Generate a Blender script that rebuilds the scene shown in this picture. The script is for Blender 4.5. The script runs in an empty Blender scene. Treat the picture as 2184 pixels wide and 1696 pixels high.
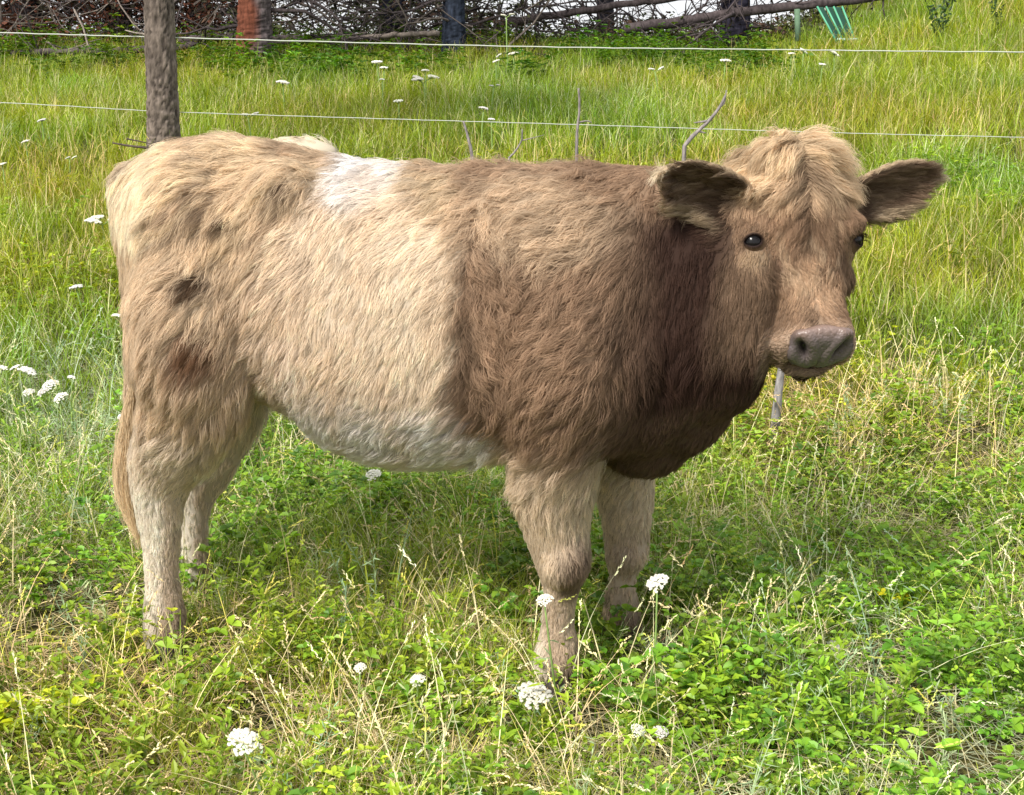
import bpy, math, random
import numpy as np
from mathutils import Vector

# ------------------------------------------------------------------ camera
SC = bpy.context.scene
CAM = np.array([0.0, 0.0, 1.43]); PITCH = math.radians(15.4); FPX = 3000.0; PW, PH = 2184.0, 1696.0
cd = bpy.data.cameras.new("camera"); co = bpy.data.objects.new("camera", cd)
SC.collection.objects.link(co); SC.camera = co
co.location = CAM; co.rotation_euler = (math.pi/2 - PITCH, 0, 0)
cd.sensor_width = 36; cd.lens = 36*FPX/PW; cd.clip_end = 6000; cd.clip_start = 0.05

# ------------------------------------------------------------------ sky, sun, exposure
SUN_EL, SUN_AZ = math.radians(46), math.radians(-140)      # azimuth from +Y, negative = to the left
w = bpy.data.worlds.new("World"); SC.world = w; w.use_nodes = True
nt = w.node_tree; nt.nodes.clear()
out = nt.nodes.new('ShaderNodeOutputWorld'); bg = nt.nodes.new('ShaderNodeBackground')
sky = nt.nodes.new('ShaderNodeTexSky'); sky.sky_type = 'NISHITA'; sky.sun_disc = False
sky.sun_elevation = SUN_EL; sky.sun_rotation = SUN_AZ; sky.air_density = 1.2; sky.dust_density = 3.0
tc = nt.nodes.new('ShaderNodeTexCoord'); sp = nt.nodes.new('ShaderNodeSeparateXYZ')
mx = nt.nodes.new('ShaderNodeMath'); mx.operation = 'MAXIMUM'; mx.inputs[1].default_value = 0.02
cb = nt.nodes.new('ShaderNodeCombineXYZ')
nt.links.new(tc.outputs['Generated'], sp.inputs[0]); nt.links.new(sp.outputs[2], mx.inputs[0])
nt.links.new(sp.outputs[0], cb.inputs[0]); nt.links.new(sp.outputs[1], cb.inputs[1]); nt.links.new(mx.outputs[0], cb.inputs[2])
nt.links.new(cb.outputs[0], sky.inputs[0])
cn = nt.nodes.new('ShaderNodeTexNoise'); cn.inputs['Scale'].default_value = 2.2; cn.inputs['Detail'].default_value = 6
nt.links.new(cb.outputs[0], cn.inputs['Vector'])
cr = nt.nodes.new('ShaderNodeMapRange'); cr.inputs[1].default_value = .3; cr.inputs[2].default_value = .6
cr.inputs[3].default_value = .45; cr.inputs[4].default_value = .9
nt.links.new(cn.outputs[0], cr.inputs[0])
mixc = nt.nodes.new('ShaderNodeMix'); mixc.data_type = 'RGBA'
mixc.inputs['B'].default_value = (9.0, 9.2, 9.6, 1)       # hazy cloud
nt.links.new(cr.outputs[0], mixc.inputs['Factor']); nt.links.new(sky.outputs[0], mixc.inputs['A'])
nt.links.new(mixc.outputs['Result'], bg.inputs[0]); bg.inputs[1].default_value = 0.08
nt.links.new(bg.outputs[0], out.inputs[0])
sd = bpy.data.lights.new("sun", 'SUN'); sd.energy = 3.1; sd.angle = math.radians(15); sd.color = (1, .96, .9)
so = bpy.data.objects.new("sun", sd); SC.collection.objects.link(so)
sdir = Vector((math.cos(SUN_EL)*math.sin(SUN_AZ), math.cos(SUN_EL)*math.cos(SUN_AZ), math.sin(SUN_EL)))
so.rotation_euler = sdir.to_track_quat('Z', 'Y').to_euler()
SC.view_settings.view_transform = 'Standard'; SC.view_settings.look = 'None'
SC.view_settings.exposure = 1.05; SC.view_settings.gamma = 1
try:
    SC.cycles_curves.shape = 'RIBBONS'; SC.cycles_curves.subdivisions = 2
except Exception: pass
SC.cycles.max_bounces = 8; SC.cycles.transparent_max_bounces = 8

R = np.random.default_rng(7); random.seed(7)

# ------------------------------------------------------------------ small helpers
cp, sn = math.cos(PITCH), math.sin(PITCH)
def pt(px, py, Y):
    """the point seen at picture position px,py (2184 wide) at world distance Y"""
    a = (px-PW/2)/FPX; b = (PH/2-py)/FPX
    d = np.array([a, cp + b*sn, -sn + b*cp]); t = Y/d[1]
    return CAM + t*d
def proj(V):
    V = np.asarray(V) - CAM
    dep = V[..., 1]*cp - V[..., 2]*sn; up = V[..., 1]*sn + V[..., 2]*cp
    return PW/2 + FPX*V[..., 0]/dep, PH/2 - FPX*up/dep
def sstep(a, b, x):
    t = np.clip((x-a)/(b-a), 0, 1); return t*t*(3-2*t)
def gz(x, y):
    x = np.asarray(x, float); y = np.asarray(y, float)
    z = 0.079*np.clip(y-4, 0, 12.5) - 0.10*np.clip(y-17.5, 0, 600)*sstep(17, 24, y)
    right = sstep(.165, .29, x/np.maximum(y, 1))*sstep(8, 21, y)
    z = z*(1-right) + right*(1.0+.9*sstep(8, 24, y) - .1*np.clip(y-30, 0, 600))
    z = z + .02*np.sin(x*1.7+.6)*np.sin(y*1.3) + .012*np.sin(x*4.1+y*2.3)*np.cos(y*3.7-x)
    return z*sstep(1.2, 2.6, y) + .012
def on_ground(px, py, h=0.0):
    lo, hi = 1.5, 30.
    for _ in range(50):
        m = (lo+hi)/2; p = pt(px, py, m)
        if p[2] > gz(p[0], m)+h: lo = m
        else: hi = m
    return pt(px, py, lo)
def vhash(ix, iy, iz, s):
    h = (ix*73856093) ^ (iy*19349663) ^ (iz*83492791) ^ (s*2654435761)
    h = (h ^ (h >> 13))*1274126177 & 0x7fffffff
    h = (h ^ (h >> 16)) & 0xffff
    return h/32767.5 - 1
def noise(P, scale, seed=0):
    P = np.asarray(P, float)*scale; i = np.floor(P).astype(np.int64); f = P-i; f = f*f*(3-2*f); r = 0
    for dx in (0, 1):
        for dy in (0, 1):
            for dz in (0, 1):
                wgt = (f[..., 0] if dx else 1-f[..., 0])*(f[..., 1] if dy else 1-f[..., 1])*(f[..., 2] if dz else 1-f[..., 2])
                r = r + wgt*vhash(i[..., 0]+dx, i[..., 1]+dy, i[..., 2]+dz, seed)
    return r
def rv(a=1.): v = R.normal(0, 1, 3); return v/np.linalg.norm(v)*a
def unit(v):
    return v/np.maximum(np.linalg.norm(v, axis=-1, keepdims=True), 1e-9)
def tag(o, label=None, cat=None, group=None, kind=None):
    if label: o['label'] = label
    if cat: o['category'] = cat
    if group: o['group'] = group
    if kind: o['kind'] = kind
    return o
def link(o, parent=None):
    SC.collection.objects.link(o)
    if parent is not None:
        o.parent = parent; o.matrix_parent_inverse = parent.matrix_world.inverted()
    return o
def empty(name, loc):
    o = bpy.data.objects.new(name, None); o.empty_display_size = .1; o.location = loc
    SC.collection.objects.link(o); bpy.context.view_layer.update(); return o
def mk(name, V, faces, mat, parent=None, col=None, smooth=False):
    """V (n,3); faces: list of int arrays (m,k); col: (n,3) or (n,4) per-vertex tint"""
    me = bpy.data.meshes.new(name); V = np.asarray(V, np.float32)
    faces = [np.asarray(f, np.int32) for f in faces if len(f)]
    me.vertices.add(len(V)); me.vertices.foreach_set('co', V.ravel())
    nl = sum(f.size for f in faces); nf = sum(len(f) for f in faces)
    me.loops.add(nl); me.polygons.add(nf)
    me.loops.foreach_set('vertex_index', np.concatenate([f.ravel() for f in faces]))
    sizes = np.concatenate([np.full(len(f), f.shape[1], np.int32) for f in faces])
    me.polygons.foreach_set('loop_start', np.concatenate([[0], np.cumsum(sizes)[:-1]]).astype(np.int32))
    me.polygons.foreach_set('use_smooth', np.full(nf, smooth))
    me.update(calc_edges=True)
    if col is not None:
        col = np.asarray(col, np.float32)
        if col.shape[1] == 3: col = np.concatenate([col, np.ones((len(col), 1), np.float32)], 1)
        a = me.attributes.new('tint', 'FLOAT_COLOR', 'POINT'); a.data.foreach_set('color', col.ravel())
    me.materials.append(mat)
    o = bpy.data.objects.new(name, me)
    return link(o, parent)
class MB:
    """collects pieces into one mesh"""
    def __init__(s): s.V = []; s.F = {3: [], 4: []}; s.C = []; s.n = 0
    def add(s, V, faces, col=None):
        V = np.asarray(V, float)
        for f in faces:
            f = np.asarray(f)
            if len(f): s.F[f.shape[1]].append(f+s.n)
        s.V.append(V)
        c = np.ones((len(V), 3)) if col is None else np.broadcast_to(np.asarray(col, float), (len(V), 3))
        s.C.append(c); s.n += len(V)
    def tube(s, pts, rad, k=6, col=None, jit=0):
        pts = np.asarray(pts, float); n = len(pts); rad = np.broadcast_to(np.asarray(rad, float), (n,))
        T = unit(np.gradient(pts, axis=0)); ref = np.array([0, 0, 1.]) if abs(T[0][2]) < .9 else np.array([1., 0, 0])
        A = unit(np.cross(T, ref)); B = np.cross(T, A); an = np.arange(k)*2*math.pi/k
        ring = pts[:, None]+rad[:, None, None]*(A[:, None]*np.cos(an)[None, :, None]+B[:, None]*np.sin(an)[None, :, None])
        if jit: ring = ring + R.normal(0, jit, ring.shape)*rad[:, None, None]
        V = np.concatenate([ring.reshape(-1, 3), pts[:1], pts[-1:]])
        F = []
        i = np.arange(n-1)[:, None]*k; j = np.arange(k)[None]; jn = (j+1) % k
        F4 = np.stack([i+j, i+jn, i+k+jn, i+k+j], -1).reshape(-1, 4)
        j = np.arange(k); jn = (j+1) % k
        F3 = np.concatenate([np.stack([np.full(k, n*k), jn, j], -1), np.stack([np.full(k, n*k+1), (n-1)*k+j, (n-1)*k+jn], -1)])
        s.add(V, [F4, F3], col)
    def build(s, name, mat, parent=None, smooth=True, color=True):
        return mk(name, np.concatenate(s.V), [np.concatenate(f) for f in s.F.values() if f], mat, parent,
                  np.concatenate(s.C) if color else None, smooth)

# ------------------------------------------------------------------ materials
def newmat(name):
    m = bpy.data.materials.new(name); m.use_nodes = True; t = m.node_tree; t.nodes.clear()
    return m, t, t.nodes.new('ShaderNodeOutputMaterial')
def N(t, kind, **kw):
    n = t.nodes.new(kind)
    for k, v in kw.items(): setattr(n, k, v)
    return n
def mat_plain(name, c, rough=.7, spec=.3, metal=0, bump=None, var=0, vscale=40):
    m, t, o = newmat(name); b = N(t, 'ShaderNodeBsdfPrincipled'); t.links.new(b.outputs[0], o.inputs[0])
    b.inputs['Base Color'].default_value = (*c, 1); b.inputs['Roughness'].default_value = rough
    b.inputs['Specular IOR Level'].default_value = spec; b.inputs['Metallic'].default_value = metal
    tcx = N(t, 'ShaderNodeTexCoord'); nz = N(t, 'ShaderNodeTexNoise'); nz.inputs['Scale'].default_value = vscale; nz.inputs['Detail'].default_value = 5
    t.links.new(tcx.outputs['Object'], nz.inputs['Vector'])
    if var:
        r = N(t, 'ShaderNodeMix', data_type='RGBA'); r.inputs['A'].default_value = (*[x*(1-var) for x in c], 1)
        r.inputs['B'].default_value = (*[min(1, x*(1+var)) for x in c], 1)
        t.links.new(nz.outputs[0], r.inputs['Factor']); t.links.new(r.outputs['Result'], b.inputs['Base Color'])
    if bump:
        bp = N(t, 'ShaderNodeBump'); bp.inputs['Strength'].default_value = bump; bp.inputs['Distance'].default_value = .01
        t.links.new(nz.outputs[0], bp.inputs['Height']); t.links.new(bp.outputs[0], b.inputs['Normal'])
    return m
def mat_leaf(name, trans=.27, rough=.42, spec=.3):
    m, t, o = newmat(name); a = N(t, 'ShaderNodeAttribute', attribute_name='tint')
    b = N(t, 'ShaderNodeBsdfPrincipled'); b.inputs['Roughness'].default_value = rough; b.inputs['Specular IOR Level'].default_value = spec
    tr = N(t, 'ShaderNodeBsdfTranslucent'); mxs = N(t, 'ShaderNodeMixShader'); mxs.inputs[0].default_value = trans
    hs = N(t, 'ShaderNodeHueSaturation'); hs.inputs['Saturation'].default_value = 1.1; hs.inputs['Value'].default_value = 1.15; hs.inputs['Hue'].default_value = .488
    t.links.new(a.outputs['Color'], b.inputs['Base Color']); t.links.new(a.outputs['Color'], hs.inputs['Color']); t.links.new(hs.outputs[0], tr.inputs[0])
    t.links.new(b.outputs[0], mxs.inputs[1]); t.links.new(tr.outputs[0], mxs.inputs[2]); t.links.new(mxs.outputs[0], o.inputs[0])
    return m
def mat_tint(name, rough=.85, spec=.15, bump=0, bscale=60, streak=None):
    m, t, o = newmat(name); a = N(t, 'ShaderNodeAttribute', attribute_name='tint')
    b = N(t, 'ShaderNodeBsdfPrincipled'); b.inputs['Roughness'].default_value = rough; b.inputs['Specular IOR Level'].default_value = spec
    t.links.new(a.outputs['Color'], b.inputs['Base Color']); t.links.new(b.outputs[0], o.inputs[0])
    if bump:
        tcx = N(t, 'ShaderNodeTexCoord'); mp = N(t, 'ShaderNodeMapping'); nz = N(t, 'ShaderNodeTexNoise')
        nz.inputs['Scale'].default_value = bscale; nz.inputs['Detail'].default_value = 6
        if streak: mp.inputs['Scale'].default_value = streak
        t.links.new(tcx.outputs['Object'], mp.inputs[0]); t.links.new(mp.outputs[0], nz.inputs['Vector'])
        bp = N(t, 'ShaderNodeBump'); bp.inputs['Strength'].default_value = bump; bp.inputs['Distance'].default_value = .01
        t.links.new(nz.outputs[0], bp.inputs['Height']); t.links.new(bp.outputs[0], b.inputs['Normal'])
        r = N(t, 'ShaderNodeMapRange'); r.inputs[1].default_value = .3; r.inputs[2].default_value = .7; r.inputs[3].default_value = .55; r.inputs[4].default_value = 1.35
        vm = N(t, 'ShaderNodeVectorMath', operation='SCALE'); t.links.new(nz.outputs[0], r.inputs[0])
        t.links.new(a.outputs['Color'], vm.inputs[0]); t.links.new(r.outputs[0], vm.inputs['Scale']); t.links.new(vm.outputs[0], b.inputs['Base Color'])
    return m
def mat_hair(name):
    m, t, o = newmat(name); a = N(t, 'ShaderNodeAttribute', attribute_name='tint')
    d = N(t, 'ShaderNodeBsdfPrincipled'); d.inputs['Roughness'].default_value = .75; d.inputs['Specular IOR Level'].default_value = .12
    tr = N(t, 'ShaderNodeBsdfTranslucent'); h = N(t, 'ShaderNodeBsdfHair', component='Reflection')
    h.inputs['RoughnessU'].default_value = .35; h.inputs['RoughnessV'].default_value = .6
    m1 = N(t, 'ShaderNodeMixShader'); m1.inputs[0].default_value = .35; m2 = N(t, 'ShaderNodeMixShader'); m2.inputs[0].default_value = .22
    cnm = N(t, 'ShaderNodeAttribute', attribute_name='coat_normal'); t.links.new(cnm.outputs['Vector'], d.inputs['Normal'])
    for s in (d.inputs['Base Color'], tr.inputs[0], h.inputs[0]): t.links.new(a.outputs['Color'], s)
    t.links.new(d.outputs[0], m1.inputs[1]); t.links.new(tr.outputs[0], m1.inputs[2])
    t.links.new(m1.outputs[0], m2.inputs[1]); t.links.new(h.outputs[0], m2.inputs[2]); t.links.new(m2.outputs[0], o.inputs[0])
    return m
M_LEAF = mat_leaf("leaf"); M_GRASS = mat_leaf("grass_blade", .4, .45, .3); M_DRY = mat_leaf("dry_straw", .2, .7, .2)
M_BARK = mat_tint("bark", .9, .1, .9, 22, (1.6, 1.6, .45)); M_TWIG = mat_tint("dead_wood", .85, .12, .4, 60, (1, 1, .3))
M_HAIR = mat_hair("fur"); M_SKIN = mat_tint("hide", .85, .1)
M_PETAL = mat_leaf("petal", .25, .8, .1)

#@@GROUND
# ------------------------------------------------------------------ ground: one sheet to the horizon
def build_ground():
    xs = np.concatenate([-np.geomspace(900, 12, 14), np.linspace(-11, 11, 180), np.geomspace(12, 900, 14)])
    ys = np.concatenate([[-900, -300, -100, -30, -10, -3, 0], np.linspace(.6, 30, 260), np.geomspace(32, 2500, 26)])
    X, Y = np.meshgrid(xs, ys); Z = gz(X, Y); P = np.stack([X, Y, Z], -1)
    Z = Z + .006*noise(P, 9, 3)*(Y < 30)
    V = np.stack([X, Y, Z], -1).reshape(-1, 3); nx = len(xs)
    i = np.arange(len(ys)-1)[:, None]*nx+np.arange(nx-1)[None]; i = i.ravel()
    F = np.stack([i, i+1, i+nx+1, i+nx], -1)
    m, t, o = newmat("soil"); b = N(t, 'ShaderNodeBsdfPrincipled'); b.inputs['Roughness'].default_value = .95; b.inputs['Specular IOR Level'].default_value = .1
    tcx = N(t, 'ShaderNodeTexCoord'); n1 = N(t, 'ShaderNodeTexNoise'); n1.inputs['Scale'].default_value = 1.3; n1.inputs['Detail'].default_value = 8
    n2 = N(t, 'ShaderNodeTexNoise'); n2.inputs['Scale'].default_value = 70; n2.inputs['Detail'].default_value = 8
    for n in (n1, n2): t.links.new(tcx.outputs['Object'], n.inputs['Vector'])
    r1 = N(t, 'ShaderNodeValToRGB'); r1.color_ramp.elements[0].position = .35; r1.color_ramp.elements[0].color = (.05, .065, .018, 1)
    r1.color_ramp.elements[1].position = .65; r1.color_ramp.elements[1].color = (.11, .105, .04, 1)
    r2 = N(t, 'ShaderNodeValToRGB'); r2.color_ramp.elements[0].position = .4; r2.color_ramp.elements[0].color = (.35, .3, .3, 1)
    r2.color_ramp.elements[1].position = .62; r2.color_ramp.elements[1].color = (1.3, 1.2, 1.0, 1)
    mm = N(t, 'ShaderNodeMix', data_type='RGBA', blend_type='MULTIPLY'); mm.inputs['Factor'].default_value = 1
    t.links.new(n1.outputs[0], r1.inputs[0]); t.links.new(n2.outputs[0], r2.inputs[0])
    t.links.new(r1.outputs[0], mm.inputs['A']); t.links.new(r2.outputs[0], mm.inputs['B']); t.links.new(mm.outputs['Result'], b.inputs['Base Color'])
    bp = N(t, 'ShaderNodeBump'); bp.inputs['Strength'].default_value = .8; bp.inputs['Distance'].default_value = .02
    t.links.new(n2.outputs[0], bp.inputs['Height']); t.links.new(bp.outputs[0], b.inputs['Normal']); t.links.new(b.outputs[0], o.inputs[0])
    g = mk("ground", V, [F], m, smooth=True); tag(g, kind='structure')
build_ground()

#@@COW
# ------------------------------------------------------------------ the cow
Fh = unit(np.array([.108, -.397, -.906])); Uh = np.array([.978, .208, 0.]); Uh = unit(Uh - Fh*np.dot(Uh, Fh)); Wh = np.cross(Fh, Uh)
HO = pt(1706, 352, 2.74)                                  # poll
def hp(u, v, w_):
    tw = np.asarray(u, float)*.19*sstep(.24, .38, np.asarray(v, float)); return HO - np.multiply.outer(tw, np.array([0, 1., 0])) + np.multiply.outer(np.asarray(u, float), Uh) + np.multiply.outer(np.asarray(v, float)*.89, Fh) + np.multiply.outer(np.asarray(w_, float), Wh)
def hloc(P):
    D = np.asarray(P)-HO; return D@Uh, D@Fh/.89, D@Wh
def yaxis(x): return 2.905 - .235*(x-.08)                 # body midline in plan

def loft(rings):
    """closed loft through equal-size rings"""
    k = len(rings[0]); n = len(rings); V = np.concatenate(rings+[[np.mean(rings[0], 0)], [np.mean(rings[-1], 0)]])
    i = np.arange(n-1)[:, None]*k; j = np.arange(k)[None]; jn = (j+1) % k
    F4 = np.stack([i+j, i+jn, i+k+jn, i+k+j], -1).reshape(-1, 4); j = np.arange(k); jn = (j+1) % k
    F3 = np.concatenate([np.stack([np.full(k, n*k), jn, j], -1), np.stack([np.full(k, n*k+1), (n-1)*k+j, (n-1)*k+jn], -1)])
    return V, F4, F3
def resamp(a, m):
    a = np.asarray(a, float); s = np.arange(len(a)); q = np.linspace(0, len(a)-1, m)
    out_ = []
    for c in a.T:   # catmull-rom
        cc = np.concatenate([[2*c[0]-c[1]], c, [2*c[-1]-c[-2]]]); i = np.minimum(q.astype(int), len(a)-2); f = q-i
        p0, p1, p2, p3 = cc[i], cc[i+1], cc[i+2], cc[i+3]
        out_.append(.5*(2*p1+(p2-p0)*f+(2*p0-5*p1+4*p2-p3)*f*f+(3*p1-p0-3*p2+p3)*f**3))
    return np.stack(out_, 1)
AN = np.linspace(0, 2*math.pi, 28, endpoint=False)
def selip(n):
    c, s = np.cos(AN), np.sin(AN); return np.sign(c)*np.abs(c)**(2/n), np.sign(s)*np.abs(s)**(2/n)
def headmask(P):
    a, b, d = hloc(P); lim = -.13+.035*sstep(.2, .32, b); wl = .14-.045*sstep(.2, .34, b); return (1-sstep(wl-.004, wl+.022, np.abs(a)))*sstep(-.085, -.06, b)*sstep(lim-.03, lim+.03, d)*(d < .1)
def earmask(P, base, ax, up, fr, L):
    D = P-base; s0 = D@ax; return sstep(.015, .045, s0)*(s0 < L+.05)*(np.abs(D@up) < .09)*(np.abs(D@fr) < .09)

def build_body():
    mb = MB()
    def addloft(r): V, a, b = loft(r); mb.add(V, [a, b])
    def blob(c, rx, ry, rz, ax=None):
        th = np.linspace(0.02, math.pi-.02, 12); rings = []
        A = np.eye(3) if ax is None else np.stack(ax)
        for t_ in th:
            L = np.stack([np.cos(AN)*math.sin(t_)*rx, np.sin(AN)*math.sin(t_)*ry, np.full_like(AN, math.cos(t_)*rz)], -1)
            rings.append(np.asarray(c)+L@A)
        addloft(rings)
    def limb(ch, ax=(1, 1)):
        a = resamp([[*pt(x, y, Y), r] for x, y, Y, r in ch], len(ch)*4)
        P = a[:, :3]; r = a[:, 3]; T = unit(np.gradient(P, axis=0)); B = unit(np.cross(T, np.array([0, 1., 0]))); D = np.cross(B, T)
        rings = [P[i]+r[i]*(ax[0]*B[i]*np.cos(AN)[:, None]+ax[1]*D[i]*np.sin(AN)[:, None]) for i in range(len(P))]
        addloft(rings)
    # torso: px x, top, bottom, half width
    T = [(274, 384, 610, .09), (308, 342, 760, .155), (360, 312, 850, .215), (450, 299, 870, .245), (540, 300, 855, .255),
         (620, 312, 905, .27), (700, 332, 968, .285), (800, 344, 1005, .295), (900, 350, 1013, .30), (1000, 356, 1006, .29), (1100, 358, 992, .275),
         (1200, 355, 978, .255), (1300, 356, 990, .24), (1390, 356, 996, .205), (1460, 362, 950, .18), (1530, 375, 915, .16), (1585, 395, 890, .15), (1622, 430, 840, .125), (1640, 470, 760, .09)]
    rings = []
    for x, tp, bt, hw, in resamp(T, 60):
        Yc = yaxis((x-1092)/950)
        if x > 1350: Yc -= .03*sstep(1350, 1620, x)
        a = pt(x, tp, Yc+.02); b = pt(x, bt, Yc-.45*hw)
        X = (a[0]+b[0])/2; zc = (a[2]+b[2])/2; hh = (a[2]-b[2])/2
        c, s = selip(2.25); hwz = hw*(1 - .13*s)               # narrower at the top of the back
        rings.append(np.stack([np.full(28, X)+.05*hw*c*0, Yc+hwz*c, zc+hh*s], -1))
    addloft(rings)
    S = 1
    # near hind leg, far hind leg, near fore, far fore
    limb([(420, 450, 3.0, .05), (418, 530, 2.95, .11), (415, 640, 2.90, .140), (412, 750, 2.875, .138), (415, 840, 2.88, .116), (385, 920, 2.90, .098), (352, 990, 2.925, .078), (340, 1050, 2.93, .058), (342, 1125, 2.93, .042), (345, 1220, 2.93, .035), (350, 1305, 2.925, .043), (354, 1372, 2.90, .040)], (1, .85))
    limb([(420, 500, 3.17, .05), (420, 580, 3.17, .12), (430, 720, 3.22, .135), (480, 840, 3.24, .11), (462, 930, 3.25, .082), (430, 1010, 3.27, .066), (414, 1075, 3.27, .044), (413, 1140, 3.27, .034), (413, 1210, 3.27, .041), (414, 1275, 3.24, .040)], (1, .85))
    limb([(1260, 480, 2.86, .04), (1250, 560, 2.81, .11), (1235, 660, 2.765, .15), (1215, 780, 2.72, .148), (1195, 880, 2.72, .125), (1185, 960, 2.73, .098), (1180, 1050, 2.74, .085), (1188, 1130, 2.74, .066), (1200, 1200, 2.74, .054), (1196, 1265, 2.745, .034), (1190, 1325, 2.75, .032), (1190, 1385, 2.745, .043), (1180, 1440, 2.72, .041)], (1, .9))
    limb([(1310, 780, 3.02, .04), (1310, 860, 3.02, .11), (1325, 960, 3.00, .085), (1332, 1040, 3.00, .066), (1336, 1120, 3.00, .053), (1334, 1180, 3.00, .046), (1328, 1235, 3.00, .030), (1325, 1290, 3.00, .039), (1331, 1350, 2.98, .038)], (1, .9))
    # shoulder and haunch masses
    blob(pt(1240, 600, 2.83), .19, .13, .22); blob(pt(1330, 660, 2.82), .14, .13, .22); blob(pt(420, 540, 2.97), .145, .13, .22)
    blob(pt(470, 345, 3.03), .10, .10, .05); blob(pt(610, 435, 2.905), .08, .08, .09); blob(pt(640, 328, 3.22), .09, .06, .035)
    blob(pt(1150, 800, 2.73), .1, .1, .12); blob(pt(1375, 915, 2.87), .11, .12, .10); blob(pt(1450, 840, 2.82), .11, .12, .13); blob(pt(1530, 800, 2.80), .05, .05, .12)
    blob(pt(1204, 1195, 2.72), .050, .055, .055); blob(pt(1338, 1178, 2.99), .046, .045, .048); blob(pt(322, 985, 2.935), .035, .035, .05); blob(pt(418, 1010, 3.27), .035, .035, .045)
    limb([(1535, 560, 2.69, .02), (1522, 700, 2.665, .036), (1490, 830, 2.685, .036), (1430, 915, 2.72, .02)]); limb([(1600, 640, 2.72, .02), (1590, 760, 2.72, .032), (1560, 840, 2.75, .03), (1510, 900, 2.79, .02)])
    limb([(1400, 560, 2.74, .03), (1375, 720, 2.685, .055), (1320, 850, 2.68, .058), (1290, 950, 2.70, .035)])
    # neck to head, throat
    nk = [(1380, 620, 2.92, .20), (1460, 600, 2.90, .205), (1540, 570, 2.89, .18), (1620, 530, 2.89, .14)]
    a = resamp([[*pt(x, y, Y), r] for x, y, Y, r in nk], 12)
    addloft([a[i, :3]+np.stack([0*AN, a[i, 3]*.8*np.cos(AN), a[i, 3]*1.05*np.sin(AN)], -1) for i in range(12)])
    # head rings: v, halfwidth, w top, w bottom
    H = [(-.045, .05, -.05, -.14), (-.02, .085, -.01, -.19), (.03, .112, .018, -.23), (.08, .125, .022, -.25), (.13, .133, .018, -.26), (.17, .130, .010, -.26),
         (.21, .108, .002, -.25), (.25, .092, -.006, -.225), (.29, .081, -.010, -.19), (.33, .080, -.008, -.165), (.36, .083, -.004, -.15), (.385, .083, -.006, -.14), (.402, .079, -.014, -.13), (.422, .066, -.032, -.12), (.436, .044, -.06, -.11)]
    rings = []
    for v, hw, wt, wb in resamp(H, 46):
        c, s = selip(2.6); wc = (wt+wb)/2; hh = (wt-wb)/2
        hwz = hw*(1-.22*(s < 0)*(-s)*(v < .33))
        rings.append(hp(hwz*c, np.full(28, v), wc+hh*s))
    addloft(rings)
    A3 = (Uh, Fh, Wh)
    for sg in (-1, 1):
        blob(hp(sg*.086, .135, -.014), .040, .026, .024, A3)    # brow
        blob(hp(sg*.080, .225, -.085), .030, .05, .045, A3)   # cheek
        blob(hp(sg*.050, .382, -.055), .032, .032, .04, A3)     # lip pad
    blob(hp(0, .408, -.102), .054, .040, .032, A3)             # chin
    blob(hp(0, -.01, -.02), .07, .05, .045, A3)               # poll bump
    # ears: closed cup shells
    for sg, tip, base, dn in ((-1, pt(1416, 372, 2.62), pt(1600, 432, 2.70), .5), (1, pt(2000, 372, 2.88), pt(1800, 432, 2.80), .5)):
        ax = tip-base; L = np.linalg.norm(ax); ax /= L
        fr = unit(np.array([.12*sg, -1, -.25])); fr = unit(fr-ax*np.dot(fr, ax)); up = np.cross(ax, fr); up = up*np.sign(up[2])
        s_ = np.linspace(0, 1, 14); t_ = np.linspace(-1, 1, 13); G = []
        for s0 in s_:
            wd = .060*max(0, math.sin(math.pi*(.10+.90*s0)**1.25))**.55; wd = max(wd, .010)
            G.append([base+ax*L*s0 + up*wd*tt - up*.012*math.sin(math.pi*s0) - fr*(.030*(1-tt*tt)*math.sin(math.pi*(.2+.75*s0))) for tt in t_])
        G = np.array(G); th = .0085; top = G+fr*th; bot = G-fr*th
        rings = [np.concatenate([top[i], bot[i][::-1]]) for i in range(14)]
        V, a, b = loft(rings); mb.add(V, [a, b])
        EARS.append((base, ax, up, fr, L))
    # tail dock along the rump
    limb([(308, 360, 3.13, .02), (282, 376, 3.12, .032), (266, 410, 3.11, .034), (270, 470, 3.10, .032), (277, 540, 3.10, .027), (282, 640, 3.09, .022), (284, 760, 3.07, .018), (276, 860, 3.06, .014)])
    o = mb.build("body", M_SKIN, None, True, False)
    r = o.modifiers.new('r', 'REMESH'); r.mode = 'VOXEL'; r.voxel_size = .0075; r.use_smooth_shade = True
    dg = bpy.context.evaluated_depsgraph_get(); me = bpy.data.meshes.new_from_object(o.evaluated_get(dg))
    o.modifiers.clear(); o.data = me
    n = len(me.vertices); V = np.empty(n*3); me.vertices.foreach_get('co', V); V = V.reshape(-1, 3)
    wv = sstep(.42, .56, V[:, 2])*(1-np.clip(headmask(V)*2, 0, 1))*(1-sstep(1.02, 1.08, V[:, 2])*.6)
    for e in EARS: wv = wv*(1-(earmask(V, *e) > 0))
    vg = o.vertex_groups.new(name='torso')
    for lv in range(1, 11):
        idx = np.nonzero((np.round(wv*10) == lv))[0].tolist()
        if idx: vg.add(idx, lv/10, 'REPLACE')
    s = o.modifiers.new('s', 'SMOOTH'); s.factor = .5; s.iterations = 5
    s = o.modifiers.new('s2', 'SMOOTH'); s.factor = .5; s.iterations = 26; s.vertex_group = 'torso'
    dg = bpy.context.evaluated_depsgraph_get(); me = bpy.data.meshes.new_from_object(o.evaluated_get(dg))
    o.modifiers.clear(); o.data = me; me.materials.clear(); me.materials.append(M_SKIN)
    return o
EARS = []
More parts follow.
